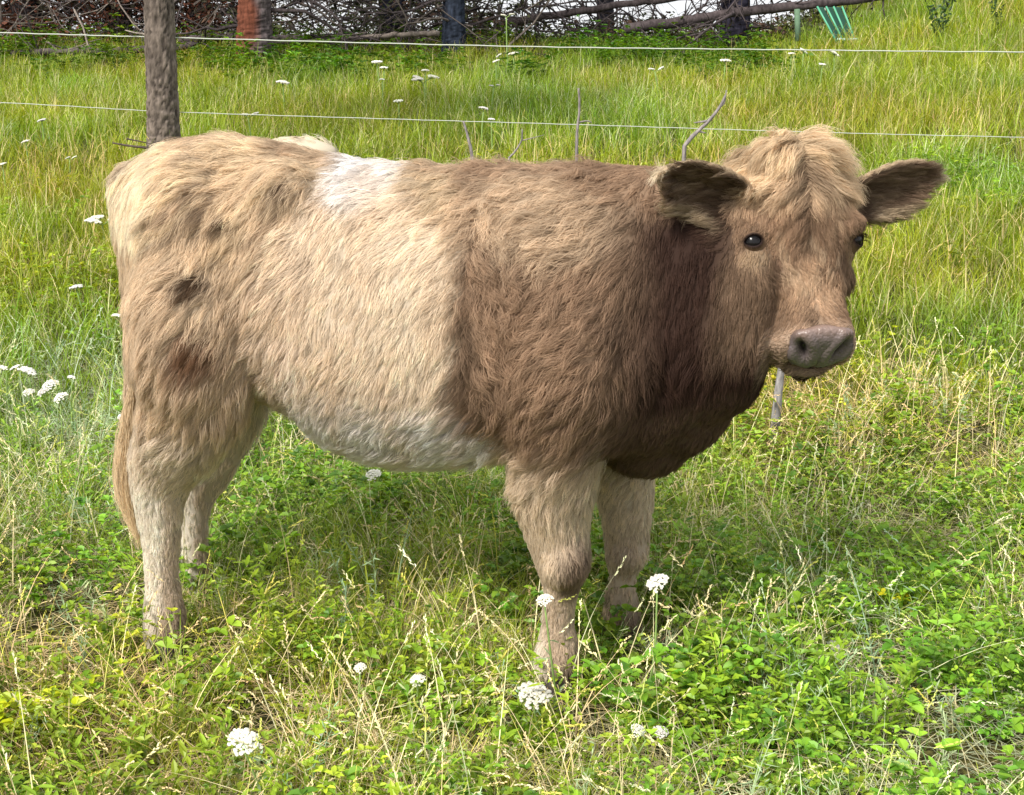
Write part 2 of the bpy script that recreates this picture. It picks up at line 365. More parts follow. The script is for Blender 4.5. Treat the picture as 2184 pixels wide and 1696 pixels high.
cow = empty("cow", (0., 3.0, 0.)); tag(cow, "shaggy light brown cow with a cream belt, standing in the meadow facing the camera", "cow")
body = build_body()
body.parent = cow; body.matrix_parent_inverse = cow.matrix_world.inverted()

def srgb(*c):
    c = np.array(c)/255.; return np.where(c < .04045, c/12.92, ((c+.055)/1.055)**2.4)
C_TAN, C_GOLD, C_BELT, C_WHITE = srgb(202, 177, 147), srgb(228, 202, 164), srgb(228, 209, 182), srgb(238, 233, 228)
C_SHO, C_NECK, C_FACE, C_EAR, C_DARK = srgb(160, 131, 104), srgb(68, 48, 39), srgb(150, 121, 95), srgb(100, 74, 58), srgb(110, 86, 70)
def blobw(u, v, cx, cy, rx, ry, soft=.35):
    d = np.sqrt(((u-cx)/rx)**2+((v-cy)/ry)**2); return 1-sstep(1-soft, 1+soft, d)
def coat_color(P, Nn):
    """coat colour by place on the body, some rim light and crease shade painted in (u, v: side-view coordinates, both flanks alike)"""
    side = np.stack([P[:, 0], np.full(len(P), 2.72), P[:, 2]], -1); u, v = proj(side)
    u = u+18*noise(P, 14, 1); v = v+18*noise(P, 14, 2)
    n = noise(P, 20, 5)[:, None]*.5+.5
    c = C_TAN*(1-.35*n)+C_GOLD*.35*n; top = (1-sstep(380, 560, v))[:, None]
    c = c*(1-.35*top)+C_GOLD*.35*top
    def mixin(c, col, wgt): wgt = np.clip(wgt, 0, 1)[:, None]; return c*(1-wgt)+col*wgt
    f = sstep(960, 1010, u+.0*v); c = mixin(c, C_SHO, f)
    c = mixin(c, C_TAN*.9+C_GOLD*.1, f*blobw(u, v, 1150, 470, 170, 90)*.8)
    lb = 500+ (v < 640)*(640-v)*.75+sstep(880, 960, v)*60; rb = 975-(v < 520)*(520-v)*.75+sstep(860, 960, v)*110
    belt = sstep(-28, 28, u-lb)*(1-sstep(-22, 22, u-rb))*(sstep(300, 320, v)+(v < 300)); c = mixin(c, C_BELT, belt)
    c = mixin(c, C_WHITE*.93, blobw(u+.25*(v-370), v, 760, 375, 88, 85)*belt**.5); c = mixin(c, C_WHITE*.95, .6*belt*blobw(u, v, 560, 800, 70, 70))
    c = mixin(c, C_BELT*np.array([.97, .86, .82]), .5*belt*(noise(P, 9, 8)*.5+.5))
    c = mixin(c, C_GOLD*.62, blobw(u, v, 905, 420, 55, 38)*.8)
    c = mixin(c, C_SHO*.62, blobw(u, v, 1000, 790, 30, 170, .6)*.8)  # crease shade behind the shoulder, painted as a darker coat band
    c = mixin(c, C_NECK, sstep(1240, 1440, u+.10*(v-500))*sstep(390, 480, v))
    c = mixin(c, C_SHO*.72, sstep(1490, 1560, u+.1*(v-600))*sstep(430, 520, v)*(1-sstep(700, 800, v))*.7)
    c = mixin(c, C_DARK, sstep(1320, 1420, u+(v-850)*.9)*sstep(800, 880, v)*.9)
    hind = 1-sstep(560, 620, u)
    c = mixin(c, srgb(112, 68, 34), hind*blobw(u, v, 408, 778, 50, 46, .7)*.85)
    c = mixin(c, srgb(74, 52, 34), hind*np.maximum(blobw(u, v, 398, 618, 30, 18), np.maximum(blobw(u, v, 450, 500, 26, 14), np.maximum(blobw(u, v, 345, 720, 16, 16), np.maximum(blobw(u, v, 590, 432, 34, 18), blobw(u, v, 480, 520, 30, 16)))))*.85)
    c = mixin(c, C_WHITE*.97, belt*sstep(800, 930, v)*.75); c = mixin(c, C_TAN*1.12, hind*sstep(560, 760, v)*.6)
    st = noise(np.stack([(.65*u+.75*v)/24, (.75*u-.65*v)/120, 0*u], -1), 1., 77); st2 = noise(np.stack([(.65*u+.75*v)/9, (.75*u-.65*v)/60, 0*u], -1), 1., 78)
    dy_ = P[:, 1]-yaxis(P[:, 0]); tz_ = sstep(.98, 1.08, P[:, 2])*(u < 1420); c = mixin(c, C_SHO*1.1, tz_*(1-sstep(.05, .10, np.abs(dy_-.01)))*.45*(1-belt)); c = mixin(c, srgb(246, 230, 200), tz_*sstep(.05, .12, dy_)*.85)  # brown dorsal stripe; beyond it the far-side rim light is painted into the coat
    c = mixin(c, srgb(246, 230, 198), hind*(1-sstep(262, 300, u))*(v < 560)*.7)  # bright rim light down the rump edge, painted into the coat
    up_ = hind*(1-sstep(480, 620, v)); c = mixin(c, C_GOLD*1.06, up_*sstep(.0, .6, st)*.8); c = mixin(c, C_SHO*.8, up_*sstep(.1, .7, -st)*.55)
    c = c*(1+(.16*st2*(hind*.7+.3))[:, None]); c = mixin(c, srgb(222, 194, 162), belt*sstep(.1, .8, noise(np.stack([u/40, v/110, 0*u], -1), 1., 79))*.35)
    c = mixin(c, srgb(106, 64, 34), hind*blobw(u, v, 408, 778, 52, 46, .7)*.8); c = mixin(c, srgb(84, 62, 42), hind*np.maximum(blobw(u, v, 400, 615, 30, 16, .5), np.maximum(blobw(u, v, 455, 500, 30, 14, .5), blobw(u, v, 590, 432, 34, 16, .5)))*.8)
    leg = sstep(900, 1010, v); c = mixin(c, srgb(228, 210, 186), leg*hind*.9)
    c = mixin(c, srgb(224, 203, 174), sstep(1040, 1080, u)*np.where(u < 1285, sstep(900, 1020, v), sstep(1045, 1085, v))*(u < 1450)*.85)
    pass
    z = P[:, 2]; streak = np.maximum(hind*(1-sstep(292, 316, u))*sstep(1040, 1120, v), (u > 1060)*(1-sstep(1150, 1178, u))*sstep(1230, 1290, v))
    low = 1-sstep(.10, .42, z); c = mixin(c, srgb(196, 173, 147), low*.8); c = mixin(c, srgb(112, 90, 74), (1-sstep(.06, .15, z))*.8)
    knee = np.maximum(blobw(u, v, 1228, 1215, 44, 58, .5), blobw(P[:, 0], z, .25, .26, .05, .05, .5)*.3); c = mixin(c, srgb(104, 78, 60), knee*.75)
    c = mixin(c, srgb(244, 232, 212), streak*.8)  # lit rear edges of the near legs, painted as pale streaks
    # head
    a, b, d = hloc(P); hd = headmask(P)
    f_ = C_FACE*(1+.15*noise(P, 30, 4)[:, None]); c = np.where(hd[:, None] > .5, f_, c)
    c = mixin(c, C_GOLD*1.0, hd*(1-sstep(.0, .12, b))*.8); c = mixin(c, C_SHO*.7, hd*blobw(a, b, 0, .02, .022, .035, .6)*.7)
    c = mixin(c, C_SHO*.55, hd*sstep(.045, .105, np.abs(a))*sstep(.17, .25, b)*(1-sstep(.30, .37, b))*.8)
    c = mixin(c, C_DARK*.8, hd*np.maximum(blobw(a-.25*(b-.2), b, .062, .205, .012, .028, .5), blobw(a+.25*(b-.2), b, -.062, .205, .012, .028, .5))*.6)  # shading from the inner eye corners toward the nose bridge, painted dark
    c = mixin(c, srgb(206, 172, 138), hd*blobw(a, b, 0, .26, .045, .06, .6)*.8); c = mixin(c, srgb(196, 168, 142), hd*sstep(.33, .37, b)*.85)
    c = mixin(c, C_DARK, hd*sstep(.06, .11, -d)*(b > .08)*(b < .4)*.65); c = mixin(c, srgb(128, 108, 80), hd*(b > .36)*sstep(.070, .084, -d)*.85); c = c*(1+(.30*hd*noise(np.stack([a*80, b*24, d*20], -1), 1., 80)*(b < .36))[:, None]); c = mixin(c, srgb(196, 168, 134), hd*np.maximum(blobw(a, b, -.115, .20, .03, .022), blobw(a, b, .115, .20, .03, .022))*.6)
    c = mixin(c, srgb(216, 188, 154), hd*(b > .10)*(b < .28)*(1-sstep(.05, .08, np.abs(a)))*sstep(.0, .5, noise(np.stack([a*55, b*30, d*10], -1), 1., 81))*.42)
    for base, ax, up, fr, L in EARS:
        e = earmask(P, base, ax, up, fr, L); c = mixin(c, C_GOLD*.72, e*(1-sstep(.060, .074, np.abs((P-base)@up)))*(1-sstep(.02, .045, np.abs((P-base)@fr)))*sstep(.03, .06, (P-base)@ax))
        inner = e*sstep(.1, .6, Nn@fr)*(1-.8*sstep(.040, .054, np.abs((P-base)@up))); c = mixin(c, C_EAR, inner*(.75+.2*noise(P, 60, 9)))
        s0 = ((P-base)@ax)/L; c = mixin(c, srgb(52, 36, 28), inner*(1-sstep(.05, .5, s0))*.75); c = mixin(c, srgb(232, 214, 184), e*sstep(.88, 1.0, s0)*.8)
    g_ = c@np.array([.3, .55, .15]); c = g_[:, None]+(c-g_[:, None])*.93
    return np.clip(c, .005, .95)
def find_eyes():
    from mathutils.bvhtree import BVHTree
    bt = BVHTree.FromPolygons([v.co[:] for v in body.data.vertices], [p.vertices[:] for p in body.data.polygons])
    p = pt(1606, 514, 2.0); d = unit(p-CAM); q = bt.ray_cast(Vector(CAM), Vector(d)); h = np.array(q[0]); a, b, w_ = hloc(h)
    o = hp(.3, b+.004, w_-.012); q2 = bt.ray_cast(Vector(o), Vector(-Uh)); p = pt(1825, 512, 2.0); q3 = bt.ray_cast(Vector(CAM), Vector(unit(p-CAM))); q2 = q3 if q3[0] is not None and abs(hloc(np.array(q3[0]))[0]) < .16 else q2; h2 = np.array(q2[0]); print('eyes', hloc(h), hloc(h2))
    EYEN.update({-1: np.array(q[1]), 1: np.array(q2[1])}); return {-1: h, 1: h2}
EYEN = {}; EYEC = find_eyes()
def recess():
    me = body.data; n = len(me.vertices); V = np.empty(n*3); me.vertices.foreach_get('co', V); V = V.reshape(-1, 3)
    Nn = np.empty(n*3, np.float32); me.vertices.foreach_get('normal', Nn); Nn = Nn.reshape(-1, 3)
    a, b, d = hloc(V); m = sstep(.366, .384, b)*(1-sstep(.044, .060, np.abs(a)))*sstep(-.094, -.074, d)*(b < .6)
    V = V-Nn*(m*.020)[:, None]
    for sg, c in EYEC.items():
        q = .5-.5*sstep(.012, .026, np.linalg.norm(V-c, axis=1)); V = V-Nn*(q*.008)[:, None]
    me.vertices.foreach_set('co', V.astype(np.float32).ravel()); me.update()
recess()
me = body.data; nv = len(me.vertices); BV = np.empty(nv*3); me.vertices.foreach_get('co', BV); BV = BV.reshape(-1, 3)
BN = np.empty(nv*3, np.float32); me.vertices.foreach_get('normal', BN); BN = BN.reshape(-1, 3).astype(float)
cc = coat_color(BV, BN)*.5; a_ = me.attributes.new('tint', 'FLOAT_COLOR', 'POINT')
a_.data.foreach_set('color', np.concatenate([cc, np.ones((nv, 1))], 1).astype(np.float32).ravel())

def hoof(px, py, Y, r, yaw=0):
    t = pt(px, py, Y); g0 = float(gz(t[0], t[1])); mb = MB(); hgt = max(t[2]-g0+.004, .05)
    for sg in (-1, 1):
        rings = []
        for q, (rx, ry, off) in ((0, (.52, .62, 0)), (.25, (.56, .75, .02)), (.7, (.62, .95, .10)), (1, (.66, 1.08, .16))):
            z = t[2]-q*hgt
            rings.append(np.stack([t[0]+math.cos(yaw)*off*r*2+rx*r*np.cos(AN)*.62*math.cos(yaw)*1.5, t[1]-math.sin(yaw)*off*r+sg*r*.5+.48*r*np.sin(AN)*ry, np.full(28, z)], -1))
        V, a, b = loft(rings); mb.add(V, [a, b])
    return mb.build("hoof", mat_hoof, cow, True, False)
mat_hoof = mat_plain("horn", (.045, .035, .03), .6, .3, var=.4)
hoof(356, 1368, 2.89, .046, .25); hoof(417, 1272, 3.235, .044, .25); hoof(1182, 1436, 2.72, .046, .25); hoof(1333, 1346, 2.98, .042, .25)

# eyes with lids, leathery nose
def sphere(c, r, ax=None, sc=(1, 1, 1), n=20):
    th = np.linspace(.01, math.pi-.01, n); A = np.eye(3) if ax is None else np.stack(ax); a = np.linspace(0, 2*math.pi, 28, endpoint=False)
    return loft([np.asarray(c)+np.stack([np.cos(a)*math.sin(t)*r*sc[0], np.sin(a)*math.sin(t)*r*sc[1], np.full(28, math.cos(t)*r*sc[2])], -1)@A for t in th])
M_EYE = mat_plain("eyeball", (.006, .005, .005), .2, .25); M_LID = mat_plain("lid", (.035, .024, .022), .6, .3)
LASH = []
for sg in (-1, 1):
    ou = unit(EYEN[sg]*.8+unit(Uh*sg*.68+Wh*.74)*.35) if sg < 0 else unit(EYEN[1]*.45+Wh*.75+Uh*.35); fw = unit(Fh-ou*np.dot(Fh, ou)); sdv = unit(np.cross(fw, ou))*sg   # sdv points away from the nose bridge
    c = EYEC[sg]-ou*(.0125 if sg < 0 else .0095)
    V, a, b = sphere(c, .0212); mb = MB(); mb.add(V, [a, b]); mb.build("eye", M_EYE, cow, True, False)
    th = np.linspace(0, 2*math.pi, 41)[:-1]; rings = []; cols = []
    for t_ in np.linspace(0, 1, 12):
        p0 = np.cos(th)*.0150; q0 = np.sin(th)*(.0094+.0015*np.cos(th))+.0012; p1 = np.cos(th)*.0285; q1 = np.sin(th)*.0275
        p_, q_ = p0*(1-t_)+p1*t_, q0*(1-t_)+q1*t_; d_ = np.hypot(p_, q_)
        h = np.where(d_ < .0195, np.sqrt(np.maximum(.0225**2-d_**2, 1e-6))+.0004, np.sqrt(.0225**2-.0195**2)+.0004-(d_-.0195)*1.35)+.0022*math.sin(math.pi*min(1, t_*2.2))*(1+.9*(np.sin(th) < 0)*np.abs(np.sin(th)))
        rings.append(c+ou*(h-.003*(t_ == 0))[:, None]+np.outer(p_, sdv)+np.outer(q_, fw)); k_ = sstep(.12, .55, t_); cols.append(np.tile(srgb(38, 28, 26)*(1-k_)+C_FACE*.45*k_, (40, 1)))
    V = np.concatenate(rings); i_ = np.arange(11)[:, None]*40; j_ = np.arange(40)[None]; jn = (j_+1) % 40
    mk("eyelid", V, [np.stack([i_+j_, i_+jn, i_+40+jn, i_+40+j_], -1).reshape(-1, 4)], M_SKIN, cow, np.concatenate(cols), True)
    LASH.append((rings[1], ou, fw, sdv, th))
def build_nose():
    nu, nv_ = 57, 37; U, Vv = np.meshgrid(np.linspace(-1, 1, nu), np.linspace(0, 1, nv_))
    # pad outline: wide at the top, narrower toward the lip; wraps from the face plane over the front of the muzzle
    hw = .0605*(1-np.abs(2*Vv-.90)**3.*.40)
    v = .362+.056*np.sin(Vv*math.pi/2)**1.15+.014*U**2*(1-Vv); wz = .004-.086*(Vv**1.6)
    x = U*hw; prof = np.sqrt(np.clip(1-(np.abs(U)**2.6), 0, 1))
    P = hp(x, v-.014*(1-prof)*(Vv > .05), wz-.018*(1-prof)*(1-Vv))
    du = np.gradient(P, axis=1); dv = np.gradient(P, axis=0); nn = unit(Wh*(1-.85*Vv)[..., None]+Fh*(.2+.9*Vv)[..., None]+unit(Uh-np.array([0, .19, 0]))*(U*.75)[..., None])
    D = .006+0*U
    for sg in (-1, 1):                                   # comma shaped nostrils with raised rims
        a = (U*sg-.60)/.33; b = (Vv-.45+(.55*(U*sg-.60)))/.25; r2 = np.sqrt(a*a+b*b)
        D = D - .020*(1-sstep(.35, 1.05, r2)) + .0045*np.exp(-((r2-1.35)/.35)**2)*(U*sg < .9)
    D = D-.0015*np.exp(-(U/.05)**2)*sstep(.55, .8, Vv)+.003*np.exp(-((Vv-.25)/.15)**2)*(1-U*U) + .0010*noise(np.stack([U*6, Vv*5, U*0], -1), 3, 2)
    edge = np.minimum(1-np.abs(U), np.minimum(Vv, 1-Vv)*2); D = D*sstep(0, .16, edge)-.006*(1-sstep(0, .12, edge))
    P = P+nn*D[..., None]
    i = np.arange(nv_-1)[:, None]*nu+np.arange(nu-1)[None]; i = i.ravel()
    F = np.stack([i, i+1, i+nu+1, i+nu], -1)
    base = srgb(94, 84, 82); tp = srgb(116, 96, 86)
    col = base*(Vv[..., None] > -1)*(1-(1-sstep(.0, .3, Vv))[..., None])+tp*(1-sstep(.0, .3, Vv))[..., None]
    col = col*(1-.85*np.maximum(*[1-sstep(.45, .95, np.sqrt(((U*sg-.60)/.33)**2+((Vv-.45+.55*(U*sg-.60))/.25)**2)) for sg in (-1, 1)]))[..., None]*(1-.35*sstep(.75, 1, np.abs(U)))[..., None]
    m, t, o = newmat("nose_leather"); a = N(t, 'ShaderNodeAttribute', attribute_name='tint'); bb = N(t, 'ShaderNodeBsdfPrincipled')
    t.links.new(a.outputs['Color'], bb.inputs['Base Color']); bb.inputs['Roughness'].default_value = .40; bb.inputs['Specular IOR Level'].default_value = .5
    tcx = N(t, 'ShaderNodeTexCoord'); vo = N(t, 'ShaderNodeTexVoronoi'); vo.inputs['Scale'].default_value = 190; t.links.new(tcx.outputs['Object'], vo.inputs['Vector'])
    bp = N(t, 'ShaderNodeBump'); bp.inputs['Strength'].default_value = .7; bp.inputs['Distance'].default_value = .0016
    t.links.new(vo.outputs[0], bp.inputs['Height']); t.links.new(bp.outputs[0], bb.inputs['Normal']); t.links.new(bb.outputs[0], o.inputs[0])
    n = mk("nose", P.reshape(-1, 3), [F], m, cow, col.reshape(-1, 3), True)
    n.modifiers.new('t', 'SOLIDIFY').thickness = .006
    mb = MB(); q = np.linspace(-1, 1, 15)                 # mouth line
    mb.tube(hp(q*.058, .430-.008*q**2, -.089-.014*q**2), .0026, 6, (.02, .012, .01)); mb.build("mouth", M_SKIN, cow)
build_nose()

def hair_object(name, pts, rad, col, nrm, parent=cow):
    """pts (n,k,3), rad (n,k), col (n,k,3), nrm (n,k,3)"""
    n, k, _ = pts.shape; hc = bpy.data.hair_curves.new(name); hc.add_curves([k]*n)
    hc.attributes['position'].data.foreach_set('vector', pts.astype(np.float32).ravel())
    a = hc.attributes.get('radius') or hc.attributes.new('radius', 'FLOAT', 'POINT'); a.data.foreach_set('value', rad.astype(np.float32).ravel())
    a = hc.attributes.new('tint', 'FLOAT_COLOR', 'POINT'); a.data.foreach_set('color', np.concatenate([col, np.ones((n, k, 1))], -1).astype(np.float32).ravel())
    a = hc.attributes.new('coat_normal', 'FLOAT_VECTOR', 'POINT'); a.data.foreach_set('vector', nrm.astype(np.float32).ravel())
    hc.materials.append(M_HAIR); o = bpy.data.objects.new(name, hc); return link(o, parent)

# triangles of the hide
me.calc_loop_triangles(); TR = np.empty(len(me.loop_triangles)*3, np.int32); me.loop_triangles.foreach_get('vertices', TR); TR = TR.reshape(-1, 3)
TA = BV[TR]; AREA = np.linalg.norm(np.cross(TA[:, 1]-TA[:, 0], TA[:, 2]-TA[:, 0]), axis=1)/2; TC = TA.mean(1)
def sample(n, weight):
    p = AREA*weight; p = p/p.sum(); t = R.choice(len(TR), n, p=p); a = R.random((n, 2)); f = a.sum(1) > 1; a[f] = 1-a[f]
    b = np.stack([1-a.sum(1), a[:, 0], a[:, 1]], 1)
    return (TA[t]*b[..., None]).sum(1), unit((BN[TR[t]]*b[..., None]).sum(1))
def flow(P, Nn):
    """combing direction, hair length, wave, lift"""
    n = len(P); u, v = proj(P); z = P[:, 2]; x = P[:, 0]
    sd = np.sign(P[:, 1]-yaxis(x))[:, None]
    D = np.tile(np.array([-.70, 0, -.62]), (n, 1)); L = np.full(n, .042); W = np.full(n, .28); lift = np.full(n, .30)
    def mixd(wt, d=None, l=None, wv=None, lf=None):
        nonlocal D, L, W, lift
        wt = np.clip(wt, 0, 1)
        if d is not None: D = D*(1-wt[:, None])+np.asarray(d)*wt[:, None]
        if l is not None: L = L*(1-wt)+l*wt
        if wv is not None: W = W*(1-wt)+wv*wt
        if lf is not None: lift = lift*(1-wt)+lf*wt
    mixd(sstep(1.06, 1.12, z), np.concatenate([np.full((n, 1), -.8), .35*sd, np.full((n, 1), -.1)], 1), .038, .2, .22)
    mixd(1-sstep(520, 640, u), [-.62, 0, -.75], .046, .3, .34); mixd((1-sstep(400, 640, u))*(1-sstep(330, 420, v)), [-.9, 0, -.35], .05, .15, .2)
    mixd(1-sstep(285, 320, u), [-.2, 0, -1.], .035, .1, .2)
    mixd(sstep(560, 700, u)*(1-sstep(880, 960, u))*sstep(400, 520, v), [-.42, 0, -.85], .032, .22, .2)
    mixd(sstep(960, 1000, u)*(1-sstep(1240, 1330, u)), [-.82, 0, -.55], .046, .50, .36)
    mixd(blobw(u, v, 1045, 650, 60, 200), [.1, 0, -1.], .045, .9, .45)
    mixd(sstep(1290, 1400, u)*(z > .5), [-.12, 0, -1.], .026, .12, .20)
    mixd(sstep(1270, 1400, u)*sstep(780, 860, v), [-.25, 0, -1.], .02, .2, .22)
    mixd(blobw(u, v, 1400, 800, 130, 60)*1., [-.1, 0, -1.], .045, .3, .25)
    mixd(1-sstep(.40, .58, z), [-.18, 0, -1.], .024, .25, .26); mixd(1-sstep(.22, .38, z), [-.05, 0, -1.], .015, .12, .26)
    mixd(1-sstep(.08, .16, z), [0, -.2, -1.], .022, .1, .4)
    mixd((z < .56)*(z > .4)*(u > 560)*(u < 1060)*1., [-.6, .0, -.5], .036, .2, .30)
    # head
    a, b, d = hloc(P); hd = headmask(P)
    mixd(hd, Fh, .022, .3, .24)
    mixd(hd*(d < -.05), Fh*.5-Wh*.6, .02, .15, .15)
    sg = np.sign(a)[:, None]; ctr = np.clip(np.abs(a)/.06, 0, 1)[:, None]
    crown = hd*(1-sstep(.03, .12, b)); mixd(crown, Uh*sg*(.6+.6*ctr)+Fh*(.65-.3*ctr), .062, .32, .34)
    mixd(hd*sstep(.05, .10, b)*(1-sstep(.12, .2, b)), Fh+Uh*sg*.45, .034, .5, .3)
    mixd(hd*(1-sstep(-.035, .01, b)), Uh*sg*.9+Wh*.3+Fh*.2, .065, .2, .5)
    mixd(hd*blobw(a, b, 0, .235, .09, .03), -Uh*.6*sg+Fh*.6, .024, .6, .25)
    mixd(hd*sstep(.25, .30, b), Fh*.7+Uh*sg*.5, .013, .1, .2); mixd(hd*sstep(.33, .38, b), Uh*sg*.8-Fh*.2, .008, .05, .25)
    for base, ax, up, fr, L0 in EARS:
        e = earmask(P, base, ax, up, fr, L0); D0 = P-base; inner = sstep(.1, .6, Nn@fr)*e
        mixd(e, ax, .020, .1, .25); mixd(inner, ax+up*(.10*np.sign(D0@up))[:, None]+fr*.12, .034, .12, .22)
        s0 = (D0@ax)/L0; mixd(e*sstep(.8, 1, s0), ax+fr*.1, .038, .1, .3); mixd(e*(np.abs(D0@up+.0) > .05)*(1-inner)*1., ax*.9+up*(.5*np.sign(D0@up))[:, None], .03, .15, .4)
    mixd(hd*sstep(.085, .115, np.abs(a))*(b > -.03)*1., None, .026, .15, .25)
    for sg_, ec in EYEC.items():
        mixd(1-sstep(.045, .062, np.linalg.norm(P-ec, axis=1)), (Fh*.8+Uh*sg_*.5), .009, .1, .1)
    nz = np.stack([noise(P, 11, s) for s in (11, 12, 13)], 1); nz2 = np.stack([noise(P, 34, s) for s in (14, 15, 16)], 1)
    D = unit(D)+nz*(.34*(W > .2)+.10)[:, None]+nz2*(.9*W)[:, None]
    D = unit(D-Nn*(D*Nn).sum(1, keepdims=True))
    return D, L, W, lift
def nose_mask(P):
    a, b, d = hloc(P); return ((b > .374+.016*(a/.055)**2) & (b < .6) & (np.abs(a) < .050) & (d > -.082)).astype(float)
def eye_mask(P):
    m = np.zeros(len(P))
    for sg in (-1, 1): m = np.maximum(m, np.linalg.norm(P-EYEC[sg], axis=1) < .0175)
    return m
def grow(name, G, M, weight, k=6, rad=.00042, spread=.0068, lmul=1., lock=1., cmul=1.):
    P, Nn = sample(G, weight); keep = (nose_mask(P) < .5) & (eye_mask(P) < .5) & (P[:, 2] > .03); P, Nn = P[keep], Nn[keep]; G = len(P)
    D, L, W, lift = flow(P, Nn); L = L*lmul*R.uniform(.65, 1.25, G)
    cs = .027; Q = P/cs; ib = np.floor(Q).astype(np.int64); bd = np.full(G, 9e9); CT = P*0.; cr = np.zeros(G); ch = np.zeros(G)
    for dx in (-1, 0, 1):
        for dy in (-1, 0, 1):
            for dz in (-1, 0, 1):
                ii = ib+[dx, dy, dz]; jt = np.stack([vhash(ii[:, 0], ii[:, 1], ii[:, 2], q) for q in (91, 92, 93)], 1)*.5+.5; cc_ = ii+jt
                dd = ((cc_-Q)**2).sum(1); m_ = dd < bd; bd[m_] = dd[m_]; CT[m_] = cc_[m_]*cs
                cr[m_] = vhash(ii[m_, 0], ii[m_, 1], ii[m_, 2], 94); ch[m_] = vhash(ii[m_, 0], ii[m_, 1], ii[m_, 2], 95)
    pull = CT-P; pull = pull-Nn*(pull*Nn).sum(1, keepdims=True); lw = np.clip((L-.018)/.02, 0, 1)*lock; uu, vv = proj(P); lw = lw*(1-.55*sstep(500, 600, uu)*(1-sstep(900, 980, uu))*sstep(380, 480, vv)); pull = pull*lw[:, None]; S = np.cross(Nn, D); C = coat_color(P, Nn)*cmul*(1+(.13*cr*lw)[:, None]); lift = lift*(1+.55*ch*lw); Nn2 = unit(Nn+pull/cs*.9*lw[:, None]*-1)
    C = C*(1+.16*noise(P, 45, 21)[:, None])*R.uniform(.86, 1.12, (G, 1))
    t = np.linspace(0, 1, k)[None, :, None]; ph = R.uniform(0, 6.28, (G, 1, 1)); fq = R.uniform(3.5, 7, (G, 1, 1)); Wc = W[:, None, None]; Lc = L[:, None, None]
    lf = (lift*(1+.7*noise(P, 26, 31)+.5*R.normal(0, .4, G)))[:, None, None]
    hgt = Nn[:, None]*Lc*(lf*np.sin(np.clip(t*2.0, 0, 1.9))*.62-.05*t*t)
    g = P[:, None]-Nn[:, None]*.0012+Nn[:, None]*(.0026*np.sin(np.clip(t*3, 0, 1.57)))+D[:, None]*Lc*t*(1-.12*Wc)+hgt+S[:, None]*Lc*Wc*.28*np.sin(fq*t+ph)*t+Nn[:, None]*Lc*Wc*.14*np.cos(fq*t+ph)*t
    g = g + np.array([0, 0, -1.])*Lc*.10*t*t + pull[:, None]*.62*t**1.4
    # children
    g = np.repeat(g, M, 0); n = len(g); Lr = np.repeat(L, M); sp_ = spread*np.repeat(np.clip(L/.035, .45, 1.35), M)
    off = np.repeat(D, M, 0)*R.normal(0, 1, (n, 1))+np.repeat(S, M, 0)*R.normal(0, .8, (n, 1))
    cl = (1-.86*t**1.2)*sp_[:, None, None]
    pts = g+off[:, None]*cl+R.normal(0, 1, (n, 1, 3))*(.05*Lr)[:, None, None]*t+R.normal(0, .012, (n, k, 3))*Lr[:, None, None]*t
    lm = R.uniform(.7, 1.08, (n, 1, 1)); pts = pts[:, :1]+(pts-pts[:, :1])*lm
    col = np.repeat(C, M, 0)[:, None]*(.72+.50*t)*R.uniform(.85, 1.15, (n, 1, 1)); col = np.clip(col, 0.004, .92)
    T = unit(np.gradient(pts, axis=1)); Ns = np.repeat(Nn2, M, 0)[:, None]*1.0+unit(off)[:, None]*.45
    Ns = Ns-T*(Ns*T).sum(-1, keepdims=True)*.8; Ns = unit(Ns)
    r = rad*(1-.75*t[..., 0]**1.5)*R.uniform(.7, 1.3, (n, 1))*np.ones((n, k))
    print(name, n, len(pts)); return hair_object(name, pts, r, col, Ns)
hm_ = headmask(TC); em_ = np.zeros(len(TC))
for e in EARS: em_ = np.maximum(em_, earmask(TC, *e))
near = np.where(TC[:, 1] < yaxis(TC[:, 0])+.1, 1., .25)
a_h, b_h, d_h = hloc(TC)
wb_ = near*(1-hm_)*(1-em_)*(TC[:, 2] > .03); wlow = 1+1.2*(1-sstep(.2, .5, TC[:, 2]))
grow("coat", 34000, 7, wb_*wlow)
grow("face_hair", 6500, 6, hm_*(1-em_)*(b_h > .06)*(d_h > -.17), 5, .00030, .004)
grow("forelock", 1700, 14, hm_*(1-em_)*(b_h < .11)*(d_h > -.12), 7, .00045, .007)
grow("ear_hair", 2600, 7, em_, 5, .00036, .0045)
def lashes():
    P, T = [], []
    for ring, ou, fw, sdv, th in LASH:
        for _ in range(70):
            k = R.integers(21, 40) if R.random() < .85 else R.integers(0, 40); p = ring[k]+rv(.0012); o = unit(np.cos(th[k])*sdv+np.sin(th[k])*fw); L = R.uniform(.008, .017); t = np.linspace(0, 1, 5)[:, None]
            P.append(p+ou*L*t*.75+o*L*t*.35+fw*L*.5*t**2); T.append(np.tile(ou, (5, 1)))
    P = np.array(P); n = len(P); hair_object("eyelashes", P, .00035*(1-.6*np.linspace(0, 1, 5))[None]*np.ones((n, 1)), np.ones((n, 5, 3))*srgb(74, 56, 44), np.array(T))
lashes()
